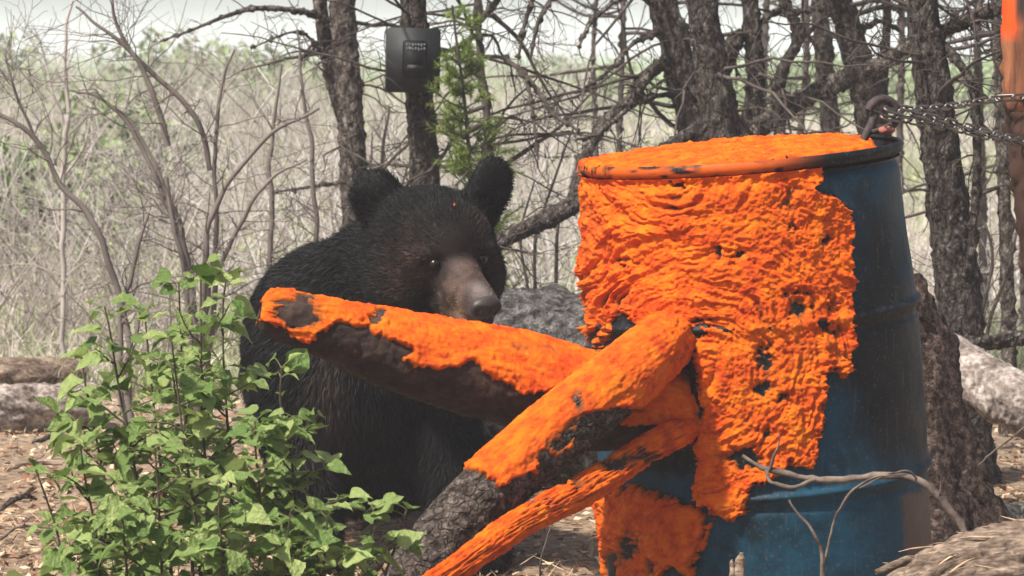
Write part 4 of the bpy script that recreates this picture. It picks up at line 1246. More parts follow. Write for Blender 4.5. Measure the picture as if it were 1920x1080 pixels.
rotlog = empty('rotten_log', (C[200][0], C[200][1], V[:, 2].min()), 'rotten brown log with torn fibrous end in front of the drum', 'log')
part('wood', V, F, M_ROT, rotlog)
rg = np.random.default_rng(77)
spl = []
for _ in range(110):
    i_ = int(rg.integers(2, 300)); k_ = int(rg.integers(0, 150))
    p_ = C[i_] + (rad[i_, k_] - 0.002) * D[i_, k_]
    dr = (C[min(i_ + 2, 419)] - C[i_]); dr /= np.linalg.norm(dr)
    d_ = -dr * rg.choice([1, 1, -1]) + D[i_, k_] * rg.uniform(-.05, .3) + rg.normal(0, .22, 3)
    ln_ = rg.uniform(.015, .065)
    spl.append((walk(p_, d_, ln_, 4, .08, -.03, rg), np.array([.0016, .0018, .0012, .0004]) * rg.uniform(.5, 1.5)))
V, F = twig_mesh(spl, 4)
M_FIB = mk('straw_fibre', [(0.3, (0.20, 0.13, 0.08)), (0.7, (0.55, 0.40, 0.26))], scale=30, bump=0)
part('splinters', V, F, M_FIB, rotlog, kind='stuff')
# decayed stump behind the drum
ns_, ks_ = 120, 90
sb = P(1722, 900, 7.15); sg_ = on_ground(sb)
zz = np.linspace(0, 1, ns_); a = np.linspace(0, 2 * np.pi, ks_, endpoint=False)
prof = np.interp(zz, [0, 0.12, 0.3, 0.55, 0.8, 0.93, 1.0], [0.26, 0.19, 0.14, 0.095, 0.055, 0.035, 0.005])
rad = prof[:, None] * (1 + 0.16 * np.cos(5 * a + 1)[None] * (1 - zz)[:, None])
V = np.stack([sb[0] + rad * np.cos(a), sb[1] + rad * np.sin(a), sg_ - 0.03 + zz[:, None] * 0.62 + 0 * rad], -1)
V = V + 0.035 * fbm(V * 9, 4, 4)[..., None] * np.array([1, 1, .3]) + 0.012 * fbm(V * 45, 6, 3)[..., None] * np.array([1, 1, .3])
M_STUMP = mk('rotten_red_brown_stump', [(0.36, (0.018, 0.012, 0.010)), (0.5, (0.062, 0.040, 0.032)), (0.64, (0.16, 0.115, 0.095))], scale=60, bump=1, bscale=110, dist=0.012, rough=0.95, spec=0.1, fine=(200, 0.5, 1.4))
thing('stump', V.reshape(-1, 3), grid_faces(ns_, ks_, True), M_STUMP, (sb[0], sb[1], sg_ - 0.03), 'crumbling dark brown stump hugging the back of the drum', 'stump')

def stick(name, polys, label, seed, mat=None, cat='stick', sides=10, TH_=0.78):
    rg = np.random.default_rng(seed)
    allp = []
    for pl in polys:
        q = spline(np.array([[*P(a_, b_, Y), pxm(w * TH_, Y) / 2] for a_, b_, Y, w in pl]), 40)
        C = q[:, :3] + 0.0025 * np.stack([noise3(q[:, :3] * 60, seed + i) for i in range(3)], -1)
        V, F = tubes(C[None], (q[:, 3] * (0.95 + 0.28 * noise3(q[:, :3] * 110, seed + 8)))[None], sides)
        allp.append((V, F))
    V, F = join(allp)
    return thing(name, V, F, mat or M_STICK, V[V[:, 2].argmin()], label, cat)
stick('dead_branch', [[(1392, 856, 5.70, 9), (1420, 874, 5.69, 13), (1460, 886, 5.68, 16), (1520, 896, 5.66, 17), (1600, 897, 5.63, 18), (1690, 892, 5.60, 19), (1740, 912, 5.575, 20), (1770, 945, 5.56, 22), (1805, 990, 5.55, 20), (1850, 1075, 5.54, 18)],
                      [(1440, 884, 5.68, 8), (1452, 850, 5.67, 7), (1462, 835, 5.665, 4), (1460, 810, 5.66, 3)],
                      [(1436, 882, 5.685, 9), (1450, 905, 5.66, 10), (1490, 912, 5.65, 10), (1530, 898, 5.65, 9)],
                      [(1720, 897, 5.58, 6), (1700, 880, 5.57, 5), (1660, 893, 5.56, 5), (1610, 915, 5.55, 4)],
                      [(1760, 935, 5.56, 7), (1763, 915, 5.555, 5), (1762, 890, 5.55, 3)]], 'crooked bare dead branch arching in front of the drum', 601)
stick('thin_twig', [[(1540, 1260, 5.50, 10), (1542, 1090, 5.52, 8), (1548, 1040, 5.53, 7), (1566, 975, 5.54, 7), (1592, 925, 5.545, 6), (1640, 893, 5.55, 5), (1700, 890, 5.56, 4)]], 'thin pale twig curving up in front of the drum to the dead branch', 602)
stick('thin_twig', [[(1537, 1260, 5.48, 11), (1540, 1090, 5.49, 10), (1538, 1030, 5.5, 10), (1520, 990, 5.5, 9), (1495, 962, 5.51, 7), (1478, 938, 5.51, 7)]], 'thin pale kinked twig standing before the blue drum base', 603)
stick('splintered_stake', [[(1384, 1320, 5.55, 36), (1386, 1150, 5.55, 36), (1387, 1080, 5.55, 36), (1389, 1052, 5.55, 28), (1391, 1036, 5.55, 8)], [(1378, 1150, 5.545, 16), (1375, 1070, 5.545, 13), (1373, 1048, 5.545, 4)]], 'short splintered grey stake standing before the drum', 604, M_ROT, 'stake')
stick('pale_stick', [[(1640, 1075, 5.44, 14), (1668, 1062, 5.45, 20), (1710, 1048, 5.46, 20), (1760, 1040, 5.48, 14)]], 'short pale stick end poking out beside the rotten log', 605, M_ROT)
stick('broken_stick', [[(640, 1130, 5.3, 26), (690, 1075, 5.32, 24), (720, 1046, 5.33, 18), (740, 1030, 5.34, 6)]], 'short broken brown stick at the foot of the leaning log', 606)
stick('thin_twig', [[(1010, 1200, 6.1, 5), (1012, 1080, 6.12, 5), (1022, 1020, 6.15, 4), (1036, 975, 6.2, 3)]], 'thin dark twig sticking out of the litter left of the drum', 607, M_TWIG)
stick('thin_twig', [[(1835, 872, 7.0, 4), (1860, 850, 7.0, 5), (1900, 818, 7.0, 4), (1930, 790, 7.0, 3)]], 'thin pale twig leaning on the litter right of the stump', 608)

SL = ['grey bark slab leaning on the pale bleached log', 'short brown stick lying before the pale bleached log', 'pale peeled stick across the two left logs', 'dark knotty stick on the red litter beside the saplings', 'broken grey stick pointing at the leafy saplings', 'thin forked stick on the litter below the logs']
for k_, (pl, w0, mt) in enumerate(([[(20, 790), (70, 742), (120, 735)], 16, M_LOGG], [[(10, 880), (60, 868), (118, 872)], 11, M_ROT], [[(-20, 752), (60, 722), (165, 742)], 10, M_STICK],
                                   [[(-10, 960), (40, 930), (70, 938)], 13, M_BARKG], [[(60, 830), (110, 818), (150, 838)], 10, M_LOGG], [[(0, 1010), (40, 985), (96, 990)], 8, M_STICK])):
    Yg = FPX * CAM_Z / (max(q_[1] for q_ in pl) + 6 - 92.5)
    stick('fallen_stick', [[(q_[0], q_[1], Yg, w0 * f_) for q_, f_ in zip(pl, (1.0, 1.2, 0.6))], [(pl[1][0], pl[1][1], Yg, w0 * .5), (pl[1][0] + 22, pl[1][1] - 16, Yg - .02, w0 * .3)]], SL[k_], 620 + k_, mt)

# ------------------------------------------------------------------ litter and dry grass
def litter():
    rg = np.random.default_rng(9)
    n = 32000
    Y = 4.6 + 6.5 * rg.random(n) ** 1.2
    X = np.where(rg.random(n) < 0.8, rg.uniform(-0.17, 0.17, n), rg.uniform(-0.3, 0.3, n)) * Y
    z = gz(X, Y) + rg.uniform(0.0, 0.016, n)
    p = np.stack([X, Y, z], -1)
    d = rg.normal(0, 1, (n, 3)); d[:, 2] *= 0.35; d /= np.linalg.norm(d, axis=1, keepdims=True)
    s = np.cross(d, np.array([0, 0, 1.0]) + rg.normal(0, 0.45, (n, 3))); s /= np.linalg.norm(s, axis=1, keepdims=True)
    needle = rg.random(n) < 0.45
    ln = np.where(needle, rg.uniform(0.015, 0.06, n), rg.uniform(0.006, 0.022, n))[:, None]
    wd = np.where(needle, 0.0011, rg.uniform(0.003, 0.010, n))[:, None]
    up = np.cross(s, d)
    q = np.stack([p - d * ln - s * wd * .4, p - d * ln * .2 - s * wd + up * wd * .5, p + d * ln, p + d * ln * .1 + s * wd], 1)
    V = q.reshape(-1, 3)
    F = np.arange(len(V)).reshape(-1, 4)
    t = rg.random(n)[:, None]
    col = np.array([0.14, 0.085, 0.05]) * (1 - t) + np.array([0.62, 0.46, 0.30]) * t
    red = (rg.random(n) < 0.2)[:, None]
    col = np.where(red, np.array([0.22, 0.09, 0.05]), col)
    thing('leaf_litter', V, F, mk_attr_col('dry_litter', 'lc', 0.9, 0.1), (0, 6, 0), 'dry tan chips, needles and leaf litter over the ground', 'litter', smooth_=False, attrs={'lc': np.repeat(col, 4, 0)}, kind='stuff')
litter()

def grass():
    rg = np.random.default_rng(10)
    n = 80000
    Y = 10.5 + 36 * rg.random(n) ** 1.7
    X = np.where(rg.random(n) < 0.75, rg.uniform(-0.18, 0.18, n), rg.uniform(-0.42, 0.42, n)) * Y
    z = gz(X, Y)
    ht = rg.uniform(0.05, 0.22, n) * (0.6 + 0.6 * (n2(X * .6, Y * .3, 3, 2) + .5))
    lean = rg.normal(0, 0.5, (n, 2)) * ht[:, None]
    b0 = np.stack([X, Y, z - 0.01], -1)
    a_ = rg.uniform(0, 6.28, n)
    w = np.stack([np.cos(a_), np.sin(a_) * .5, 0 * a_], -1) * (0.0016 + 0.00016 * Y)[:, None]
    mid = b0 + np.stack([lean[:, 0] * .35, lean[:, 1] * .35, ht * .62], -1)
    tip = b0 + np.stack([lean[:, 0], lean[:, 1], ht * .95], -1)
    V = np.stack([b0 - w, b0 + w, mid + w * .7, mid - w * .7, tip + w * .1, tip - w * .1], 1).reshape(-1, 3)
    i0 = np.arange(n)[:, None] * 6
    F = np.concatenate([i0 + np.array([0, 1, 2, 3]), i0 + np.array([3, 2, 4, 5])])
    t = rg.random(n)[:, None]
    col = np.array([0.30, 0.25, 0.19]) * (1 - t) + np.array([0.72, 0.67, 0.58]) * t
    gr = (n2(X * .25, Y * .12, 21, 2) + rg.normal(0, .25, n) + 0.34 * smooth(13, 22, Y) > 0.14)[:, None]
    col = np.where(gr, col * np.array([0.60, 0.80, 0.44]), col)
    thing('dry_grass', V, F, mk_attr_col('dry_grass_blades', 'gc', 0.9, 0.1, 0.25), (0, 12, 0), 'pale dry grass over the clearing behind the bear', 'grass', smooth_=False, attrs={'gc': np.repeat(col, 6, 0)}, kind='stuff')
grass()

# ------------------------------------------------------------------ bare shrubs on the left
def shrub(stems, label, seed, mat=M_TWIGP, tw=16, lr=(0.10, 0.45)):
    rg = np.random.default_rng(seed)
    base = P(*stems[0][0][:3]); base[2] = on_ground(base)
    root = empty('bare_shrub', base, label, 'shrub', 'leafless shrubs left of the bear')
    tws = []
    for st in stems:
        q = np.array([[*P(a_, b_, Y), pxm(w, Y) / 2] for a_, b_, Y, w in st])
        if q[0, 2] < 0.75 and st[0][1] > 430:
            g = q[0].copy(); g[2] = on_ground(g) - 0.02; g[0] += (base[0] - g[0]) * 0.6; g[3] *= 1.1
            q = np.vstack([g, q])
        s = spline(q, 44)
        C = s[:, :3] + 0.006 * np.stack([noise3(s[:, :3] * 14, seed + i) for i in range(3)], -1)
        V, F = tubes(C[None], np.maximum(s[:, 3], 0.001)[None], 8)
        part('stem', V, F, mat, root)
        tws += twigs_on(C, s[:, 3].mean(), tw, lr, rg, wig=0.2, droop=0.02, sub=4, rmin=0.0008)
    V, F = twig_mesh(tws)
    part('twigs', V, F, mat, root, kind='stuff')
shrub([[(365, 640, 9.4, 15), (350, 480, 9.4, 12), (285, 320, 9.4, 9), (240, 240, 9.4, 8), (190, 185, 9.4, 6), (130, 168, 9.4, 3)],
       [(372, 640, 9.5, 14), (400, 480, 9.5, 10), (404, 300, 9.5, 8), (412, 190, 9.5, 7), (437, 90, 9.5, 4)],
       [(376, 620, 9.3, 13), (395, 412, 9.3, 11), (450, 312, 9.3, 9), (510, 250, 9.3, 8), (600, 205, 9.3, 5)],
       [(398, 600, 9.45, 11), (420, 485, 9.45, 9), (500, 345, 9.45, 7), (575, 298, 9.45, 3)],
       [(395, 320, 9.5, 10), (368, 225, 9.5, 11), (310, 158, 9.5, 10), (255, 105, 9.5, 9), (205, 60, 9.5, 7), (140, 15, 9.5, 4)],
       [(312, 275, 9.42, 13), (290, 195, 9.42, 11), (262, 120, 9.42, 9), (222, 50, 9.42, 7), (205, -20, 9.42, 4)],
       [(345, 470, 9.4, 11), (300, 330, 9.4, 7), (255, 250, 9.4, 6), (215, 200, 9.4, 3)],
       [(352, 560, 9.35, 10), (325, 430, 9.35, 9), (315, 330, 9.35, 7)]], 'spreading leafless shrub fanning out above the leafy saplings', 701)
shrub([[(240, 640, 9.0, 13), (190, 450, 9.0, 12), (120, 355, 9.0, 11), (60, 255, 9.0, 10), (-20, 205, 9.0, 8)], [(60, 250, 9.0, 6), (25, 160, 9.0, 5), (10, 100, 9.0, 3)],
       [(225, 600, 9.0, 10), (245, 520, 9.0, 9), (275, 400, 9.0, 5)]], 'leafless arching stem leaning left over the pale logs', 702)
shrub([[(118, 560, 10.8, 10), (120, 330, 10.8, 11), (128, 200, 10.8, 9), (120, 100, 10.8, 7), (135, 0, 10.8, 5)], [(124, 250, 10.8, 7), (96, 160, 10.8, 5), (70, 60, 10.8, 3)], [(122, 330, 10.8, 6), (160, 270, 10.8, 5), (175, 200, 10.8, 3)]],
      'whitish upright bare stem left of the spreading shrub', 703, M_BRUSH)
shrub([[(510, 560, 10.0, 11), (506, 350, 10.0, 10), (512, 240, 10.0, 7), (530, 120, 10.0, 4)], [(592, 520, 10.0, 10), (585, 300, 10.0, 9), (570, 180, 10.0, 6), (556, 60, 10.0, 4)]], 'pair of slim upright bare stems left of the forked spruce', 704)
shrub([[(720, 520, 10.6, 8), (715, 330, 10.6, 7), (730, 200, 10.6, 5)], [(705, 520, 10.6, 7), (740, 380, 10.6, 5), (770, 300, 10.6, 3)], [(700, 540, 10.6, 7), (690, 400, 10.6, 6), (700, 250, 10.6, 3)]], 'thin bare stems between the forked spruce and the box tree', 705)
shrub([[(1000, 560, 10.2, 7), (1010, 430, 10.2, 6), (1040, 330, 10.2, 5), (1075, 240, 10.2, 3)], [(1040, 560, 10.2, 8), (1046, 460, 10.2, 7), (1050, 420, 10.2, 5)], [(990, 560, 10.2, 6), (975, 440, 10.2, 5), (1000, 340, 10.2, 3)]], 'thin bare stems between the bear and the drum', 706, M_TWIG)
shrub([[(1835, 640, 8.9, 7), (1860, 480, 8.9, 6), (1835, 380, 8.9, 5), (1850, 300, 8.9, 3)], [(1850, 640, 8.9, 7), (1900, 470, 8.9, 6), (1925, 330, 8.9, 4)], [(1820, 640, 8.9, 6), (1810, 480, 8.9, 5), (1850, 420, 8.9, 3)]], 'tangle of grey bare stems beside the broad trunk base', 707, M_TWIG, tw=22)

def brush():
    rg = np.random.default_rng(12)
    n = 2500
    Y = 11.2 + 26 * rg.random(n) ** 1.4
    X = np.where(rg.random(n) < 0.72, rg.uniform(-0.19, 0.02, n), rg.uniform(0.0, 0.19, n)) * Y
    X = np.where(rg.random(n) < 0.24, rg.uniform(-0.42, 0.3, n) * Y, X)
    dens = n2(X * .35, Y * .25, 5, 2)
    h = rg.uniform(0.35, 1.15, n) * (1 + 0.5 * dens) * (0.75 + 0.012 * Y) * np.where(X > 0.02 * Y, 0.55, 1.0)
    C, Rr = [], []
    N = 7
    for i in range(n):
        b0 = np.array([X[i], Y[i], 0.0]); b0[2] = 0
        c = walk(b0, (rg.normal(0, .35), rg.normal(0, .35), 1), h[i], N, 0.13, 0.0, rg)
        r0 = rg.uniform(0.0022, 0.0055) * (0.7 + Y[i] * 0.03)
        C.append(c); Rr.append(np.linspace(r0, r0 * .35, N))
        for _ in range(5):
            j = rg.integers(1, N - 1)
            c2 = walk(c[j], (rg.normal(0, .8), rg.normal(0, .8), .8), h[i] * rg.uniform(.2, .5), N, 0.2, 0.0, rg)
            C.append(c2); Rr.append(np.linspace(r0 * .55, r0 * .25, N))
            if rg.random() < .6:
                c3 = walk(c2[3], (rg.normal(0, .8), rg.normal(0, .8), .6), h[i] * .2, N, 0.2, 0.0, rg)
                C.append(c3); Rr.append(np.linspace(r0 * .35, r0 * .2, N))
    C = np.stack(C)
    C[:, :, 2] += gz(C[:, 0, 0], C[:, 0, 1])[:, None]
    V, F = tubes(C, np.stack(Rr), 3)
    thing('dry_brush', V, F, M_BRUSH, (-1, 14, 0), 'pale leafless thicket filling the clearing behind the bear', 'brush', kind='stuff')
brush()

def buds():
    rg = np.random.default_rng(15)
    n = 30000
    Y = 12.5 + 32 * rg.random(n) ** 1.3
    X = np.where(rg.random(n) < 0.7, rg.uniform(-0.19, 0.0, n), rg.uniform(-0.35, 0.25, n)) * Y
    w = n2(X * .5, Y * .2, 33, 2)
    z = gz(X, Y) + rg.random(n) ** 1.3 * (0.55 + 0.6 * np.maximum(w, -0.3)) * (0.7 + 0.014 * Y)
    p = np.stack([X, Y, z], -1)
    a_ = rg.normal(0, 1, (n, 3)); a_ /= np.linalg.norm(a_, axis=1, keepdims=True)
    b_ = np.cross(a_, rg.normal(0, 1, (n, 3))); b_ /= np.linalg.norm(b_, axis=1, keepdims=True)
    s = (rg.uniform(.5, 1.3, n) * (0.006 + 0.00055 * Y))[:, None]
    V = np.stack([p - a_ * s, p - b_ * s * .6, p + a_ * s, p + b_ * s * .6], 1).reshape(-1, 3)
    t = rg.random(n)[:, None]
    col = np.array([0.22, 0.29, 0.11]) * (1 - t) + np.array([0.46, 0.50, 0.27]) * t
    thing('budding_leaves', V, np.arange(n * 4).reshape(-1, 4), mk_attr_col('bud_green', 'bc', 0.8, 0.1, 0.3), (-1, 16, 0), 'pale green budding leaves scattered through the bare thicket', 'foliage', smooth_=False, attrs={'bc': np.repeat(col, 4, 0)}, kind='stuff')
buds()

# green bushes farther back
def leaf_cloud(c, r, n, size, rg):
    d = rg.normal(0, 1, (n, 3)); d /= np.linalg.norm(d, axis=1, keepdims=True)
    rad = rg.random(n) ** 0.45
    lump = 0.75 + 0.45 * fbm(d * 2.2 + c, 3, 2)
    p = c + d * (rad * lump)[:, None] * np.array(r)
    p[:, 2] = np.maximum(p[:, 2], 0.02)
    a_ = rg.normal(0, 1, (n, 3)); a_ /= np.linalg.norm(a_, axis=1, keepdims=True)
    b_ = np.cross(a_, rg.normal(0, 1, (n, 3))); b_ /= np.linalg.norm(b_, axis=1, keepdims=True)
    s = rg.uniform(.6, 1.3, n)[:, None] * size
    V = np.stack([p - a_ * s, p - b_ * s * .5, p + a_ * s, p + b_ * s * .5], 1).reshape(-1, 3)
    return V, np.arange(n * 4).reshape(-1, 4)
M_FARG = mk('pale_green_leaves', [(0.3, (0.15, 0.21, 0.085)), (0.7, (0.31, 0.38, 0.19))], scale=1.5, bump=0, rough=0.8, spec=0.1)
rg = np.random.default_rng(14)
for k, (px_, Y, rx, rz, lab) in enumerate(((30, 15.5, 0.75, 0.46, 'pale green bush at the far edge behind the bare arching stem'), (230, 20, 0.8, 0.52, 'pale green bush behind the whitish upright stem'), (330, 34, 1.1, 0.8, 'green bush far behind the spreading leafless shrub'),
                                             (500, 42, 1.3, 0.72, 'hazy green bush far left of the forked spruce'), (1090, 48, 1.5, 0.62, 'hazy green bush far between the bear and the drum'), (1520, 55, 2.2, 0.66, 'hazy green bush far behind the slender trunks'), (1830, 52, 2.0, 0.6, 'hazy green bush far behind the broad trunk'),
                                             (-60, 34, 1.2, 0.85, 'tall pale green bush at the back of the clearing'))):
    X = (px_ - 960) / FPX * Y
    c = np.array([X, Y, rz * 0.75])
    root = empty('leafy_bush', (X, Y, float(gz(X, Y)) - 0.02), lab, 'bush', 'green bushes across the clearing')
    V, F = leaf_cloud(c, (rx, rx, rz), 2600, 0.035 + 0.0006 * Y, rg)
    part('crown', V, F, M_FARG, root, smooth_=False)
    tws = [(walk((X + rg.normal(0, .1), Y + rg.normal(0, .1), -0.02), (rg.normal(0, .4), rg.normal(0, .4), 1), rz * 1.2, 6, .15, 0, rg), np.linspace(.02, .005, 6)) for _ in range(7)]
    V, F = twig_mesh(tws, 5)
    part('stem', V, F, M_TWIGP, root)

# ------------------------------------------------------------------ leafy saplings in the foreground
def leaf_mesh(name, seed, mat):
    rg = np.random.default_rng(seed)
    n = 9
    t = np.array([0.0, 0.04, 0.13, 0.26, 0.41, 0.57, 0.73, 0.88, 1.0])
    w = np.array([0.0, 0.20, 0.345, 0.405, 0.375, 0.295, 0.19, 0.075, 0.0]) * rg.uniform(0.9, 1.08)
    fold, curl, tw = rg.uniform(0.08, 0.55), rg.uniform(-0.6, 0.2), rg.uniform(-.5, .5)
    V, F = [], []
    for i in range(n):
        zc = curl * t[i] ** 2
        a_ = tw * t[i]
        for s_ in (-1, 0, 1):
            x = s_ * w[i] * (1 + rg.normal(0, .07))
            z = zc + abs(x) * fold + 0.035 * rg.normal() * (s_ != 0)
            V.append((x * math.cos(a_) - z * math.sin(a_) * 0.3, t[i], z + x * math.sin(a_)))
    for i in range(n - 1):
        for j in (0, 1):
            F.append((i * 3 + j, i * 3 + j + 1, (i + 1) * 3 + j + 1, (i + 1) * 3 + j))
    return mesh_data(name, np.array(V), np.array(F), mat)
def leaf_mat(name, c1, c2):
    m, N, L, b = new_mat(name)
    oi = N.new('ShaderNodeObjectInfo')
    rp = ramp(N, [(0.0, c1), (0.55, tuple((a_ + b_) / 2 for a_, b_ in zip(c1, c2))), (1.0, c2)])
    L.new(oi.outputs['Random'], rp.inputs[0])
    tc = N.new('ShaderNodeTexCoord')
    wv = N.new('ShaderNodeTexNoise'); wv.inputs['Scale'].default_value = 4; wv.inputs['Detail'].default_value = 4
    L.new(tc.outputs['Object'], wv.inputs['Vector'])
    mr_ = ramp(N, [(0.3, (0.75,) * 3), (0.7, (1.15,) * 3)]); L.new(wv.outputs['Fac'], mr_.inputs[0])
    mx = N.new('ShaderNodeMix'); mx.data_type = 'RGBA'; mx.blend_type = 'MULTIPLY'; mx.inputs[0].default_value = 1
    L.new(rp.outputs[0], mx.inputs[6]); L.new(mr_.outputs[0], mx.inputs[7])
    L.new(mx.outputs[2], b.inputs['Base Color'])
    b.inputs['Roughness'].default_value = 0.5
    b.inputs['Specular IOR Level'].default_value = 0.35
    tr = N.new('ShaderNodeBsdfTranslucent'); L.new(mx.outputs[2], tr.inputs[0])
    ms = N.new('ShaderNodeMixShader'); ms.inputs[0].default_value = 0.35
    L.new(b.outputs[0], ms.inputs[1]); L.new(tr.outputs[0], ms.inputs[2]); L.new(ms.outputs[0], N['Material Output'].inputs[0])
    bp_ = N.new('ShaderNodeBump'); bp_.inputs['Strength'].default_value = 0.4; bp_.inputs['Distance'].default_value = 0.05
    L.new(wv.outputs['Fac'], bp_.inputs['Height']); L.new(bp_.outputs[0], b.inputs['Normal'])
    return m
M_LEAF = leaf_mat('sapling_leaf', (0.105, 0.185, 0.036), (0.36, 0.44, 0.15))
LEAVES = [leaf_mesh('leaf', 800 + k, M_LEAF) for k in range(14)]
M_STEM = mk('dark_sapling_stem', [(0.3, (0.035, 0.025, 0.018)), (0.7, (0.10, 0.075, 0.05))], scale=40, bump=0.3)
NLEAF = 0
def sapling(pxs, Y, label, seed, nleaf, spread, size=(0.026, 0.047), low=0.12):
    nleaf = min(290, int(nleaf * 1.45))
    """pxs: stem from top to bottom in px"""
    global NLEAF
    rg = np.random.default_rng(seed)
    pts = [P(a_, b_, Y) for a_, b_ in pxs]
    d = pts[-1] - pts[-2]; d /= abs(d[2]) + 1e-6
    base = pts[-1] + d * np.array([.5, .5, 1]) * max(pts[-1][2] - on_ground(pts[-1]) + 0.02, 0.01) if pts[-1][2] > on_ground(pts[-1]) else pts[-1]
    c = spline(np.array([base] + pts[::-1]), 40)
    root = empty('leafy_sapling', base, label, 'sapling', 'leafy green saplings in front of the bear')
    V, F = tubes(c[None], np.linspace(0.0042, 0.0012, 40)[None], 8)
    part('stem', V, F, M_STEM, root)
    side = []
    spots = []
    nside = max(3, nleaf // 8)
    for i in range(nside):
        t = low + (0.92 - low) * (i + rg.random()) / nside
        j = int(t * 38)
        az = i * 2.4 + rg.normal(0, .4)
        ln = spread * (1.1 - 0.65 * t) * rg.uniform(.6, 1.15)
        w = walk(c[j], (math.cos(az), math.sin(az), rg.uniform(.35, .8)), ln, 8, 0.12, 0.01, rg)
        side.append((w, np.linspace(0.0018, 0.0009, 8)))
        for k in range(1, 8):
            spots.append((w[k], w[k] - w[k - 1]))
    for k in range(8, 40, 2):
        if k / 40 > low + .1:
            spots.append((c[k], c[k] - c[k - 1]))
    # a tuft at the very top
    for k in range(5):
        spots.append((c[38 + k % 2], np.array([0, 0, 1.0])))
    pet = []
    keepn = min(len(spots), nleaf)
    order = rg.permutation(len(spots))[:keepn]
    for i in order:
        p, tg = spots[i]
        tg = tg / (np.linalg.norm(tg) + 1e-9)
        az = rg.uniform(0, 6.28)
        out = np.array([math.cos(az), math.sin(az) , rg.uniform(-.1, .5)]); out = out + tg * .5; out /= np.linalg.norm(out)
        pl = rg.uniform(.008, .022)
        q = p + out * pl
        pet.append((np.array([p, p + out * pl * .5 + np.array([0, 0, .001]), q]), np.array([.0007, .0006, .0006])))
        s = rg.uniform(*size) * rg.choice([0.5, 0.75, 0.95, 1.1])
        y = Vector(out + np.array([0, 0, rg.uniform(-0.9, 0.05)])).normalized()
        nn = Vector((rg.normal(0, .45), rg.normal(-.35, .45), 1.0))
        x = y.cross(nn).normalized(); z = x.cross(y)
        o = bpy.data.objects.new('leaf', LEAVES[rg.integers(0, 14)])
        COL.objects.link(o); o.parent = root
        o.matrix_basis = Matrix.Translation(Vector(q - base)) @ Matrix(((x.x, y.x, z.x), (x.y, y.y, z.y), (x.z, y.z, z.z))).to_4x4() @ Matrix.Diagonal((s, s, s, 1))
        NLEAF += 1
    for w_, r_ in side:
        V, F = tubes(w_[None], r_[None], 5); part('side_shoot', V, F, M_STEM, root)
    V, F = twig_mesh(pet, 4); part('petioles', V, F, mk_pet, root, kind='stuff')
mk_pet = mk('petiole', [(0.3, (0.12, 0.16, 0.05)), (0.7, (0.2, 0.22, 0.08))], bump=0)
sapling([(196, 575), (206, 620), (226, 745), (248, 850), (268, 1000), (275, 1100)], 5.05, 'tall leafy sapling whose dark stem leans beside the pale logs', 901, 120, 0.13)
sapling([(322, 640), (328, 690), (345, 830), (366, 975), (378, 1100)], 5.0, 'leafy sapling in the dense middle of the clump', 902, 130, 0.15)
sapling([(376, 505), (377, 600), (378, 765), (386, 890), (392, 1100)], 5.12, 'tallest leafy sapling with a straight dark stem', 903, 150, 0.14)
sapling([(425, 520), (418, 580), (420, 700), (430, 850), (440, 1100)], 5.3, 'pale leaved sapling behind the tallest straight one', 904, 90, 0.12)
sapling([(528, 690), (526, 760), (545, 850), (556, 960), (560, 1100)], 4.95, 'bushy leafy sapling standing before the bear foreleg', 905, 150, 0.12)
sapling([(478, 790), (480, 850), (490, 950), (500, 1100)], 4.9, 'low leafy sapling between the tallest and the bushy one', 906, 90, 0.13)
sapling([(150, 830), (160, 900), (180, 1000), (190, 1120)], 4.95, 'low leafy sapling at the outer side of the clump', 907, 90, 0.13)
sapling([(70, 890), (85, 930), (110, 1010), (125, 1120)], 5.0, 'small yellowish sapling at the outer edge near the bare litter', 908, 45, 0.09)
sapling([(290, 840), (295, 900), (300, 1000), (305, 1120)], 4.85, 'leafy sapling low in the thick of the clump', 909, 110, 0.15)
sapling([(615, 960), (612, 1000), (608, 1060), (606, 1120)], 4.9, 'low leafy sapling before the bear paw', 910, 60, 0.11)
sapling([(700, 955), (697, 990), (690, 1040), (680, 1120)], 4.95, 'low leafy sapling next to the foot of the leaning log', 911, 50, 0.09)
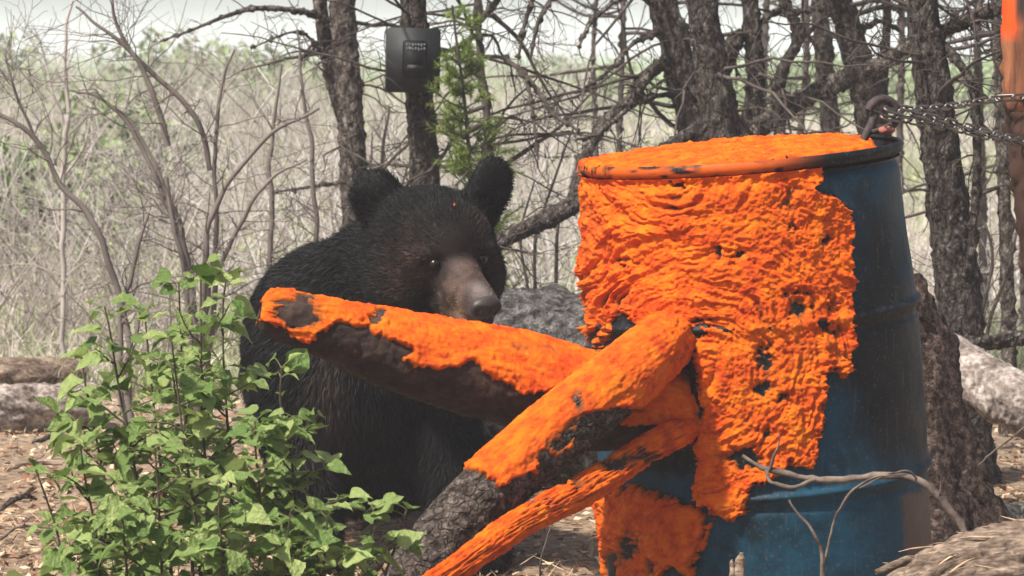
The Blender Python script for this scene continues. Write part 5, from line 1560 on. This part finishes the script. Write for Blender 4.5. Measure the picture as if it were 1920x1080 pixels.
sapling([(762, 955), (752, 990), (736, 1040), (715, 1120)], 5.0, 'small leafy sapling touching the bark of the leaning log', 912, 34, 0.07)
sapling([(412, 900), (410, 950), (415, 1020), (420, 1120)], 4.8, 'short leafy sapling in front of the tallest one', 913, 80, 0.14)
sapling([(225, 930), (230, 980), (235, 1040), (240, 1120)], 4.8, 'short leafy sapling in front of the leaning dark stem', 914, 70, 0.13)
sapling([(272, 590), (276, 640), (290, 780), (310, 950), (322, 1100)], 5.2, 'slim leafy sapling between the leaning stem and the tallest straight one', 916, 110, 0.13)
sapling([(152, 660), (160, 720), (186, 850), (215, 1000), (228, 1100)], 5.15, 'slim leafy sapling bordering the pale logs', 917, 90, 0.11)
sapling([(335, 530), (338, 600), (345, 760), (356, 930), (362, 1100)], 5.35, 'slim tall sapling tucked behind the middle of the clump', 918, 90, 0.12)
sapling([(545, 960), (540, 1000), (535, 1050), (530, 1120)], 4.8, 'short leafy sapling in front of the bushy one', 915, 70, 0.12)

# ------------------------------------------------------------------ haze
bm = bmesh.new()
bmesh.ops.create_cube(bm, size=1.0)
V = np.array([v.co[:] for v in bm.verts]); F = np.array([[v.index for v in f.verts] for f in bm.faces]); bm.free()
V = V * np.array([1900, 1700, 8.2]) + np.array([0, 740, 2.6])
m = bpy.data.materials.new('pale_air'); m.use_nodes = True
nt_ = m.node_tree; nt_.nodes.clear()
om = nt_.nodes.new('ShaderNodeOutputMaterial'); pv = nt_.nodes.new('ShaderNodeVolumePrincipled')
pv.inputs['Color'].default_value = (0.93, 0.95, 1.0, 1)
pv.inputs['Density'].default_value = 0.0027
pv.inputs['Anisotropy'].default_value = -0.2
nt_.links.new(pv.outputs[0], om.inputs['Volume'])
hz = thing('haze', V, F, m, (0, 0, 0), 'thin pale summer haze over the clearing', 'haze', smooth_=False, kind='stuff')
print('LEAVES', NLEAF, 'OBJS', len(bpy.data.objects), 'TRIS', sum(len(me_.loops) - 2 * len(me_.polygons) for me_ in bpy.data.meshes))
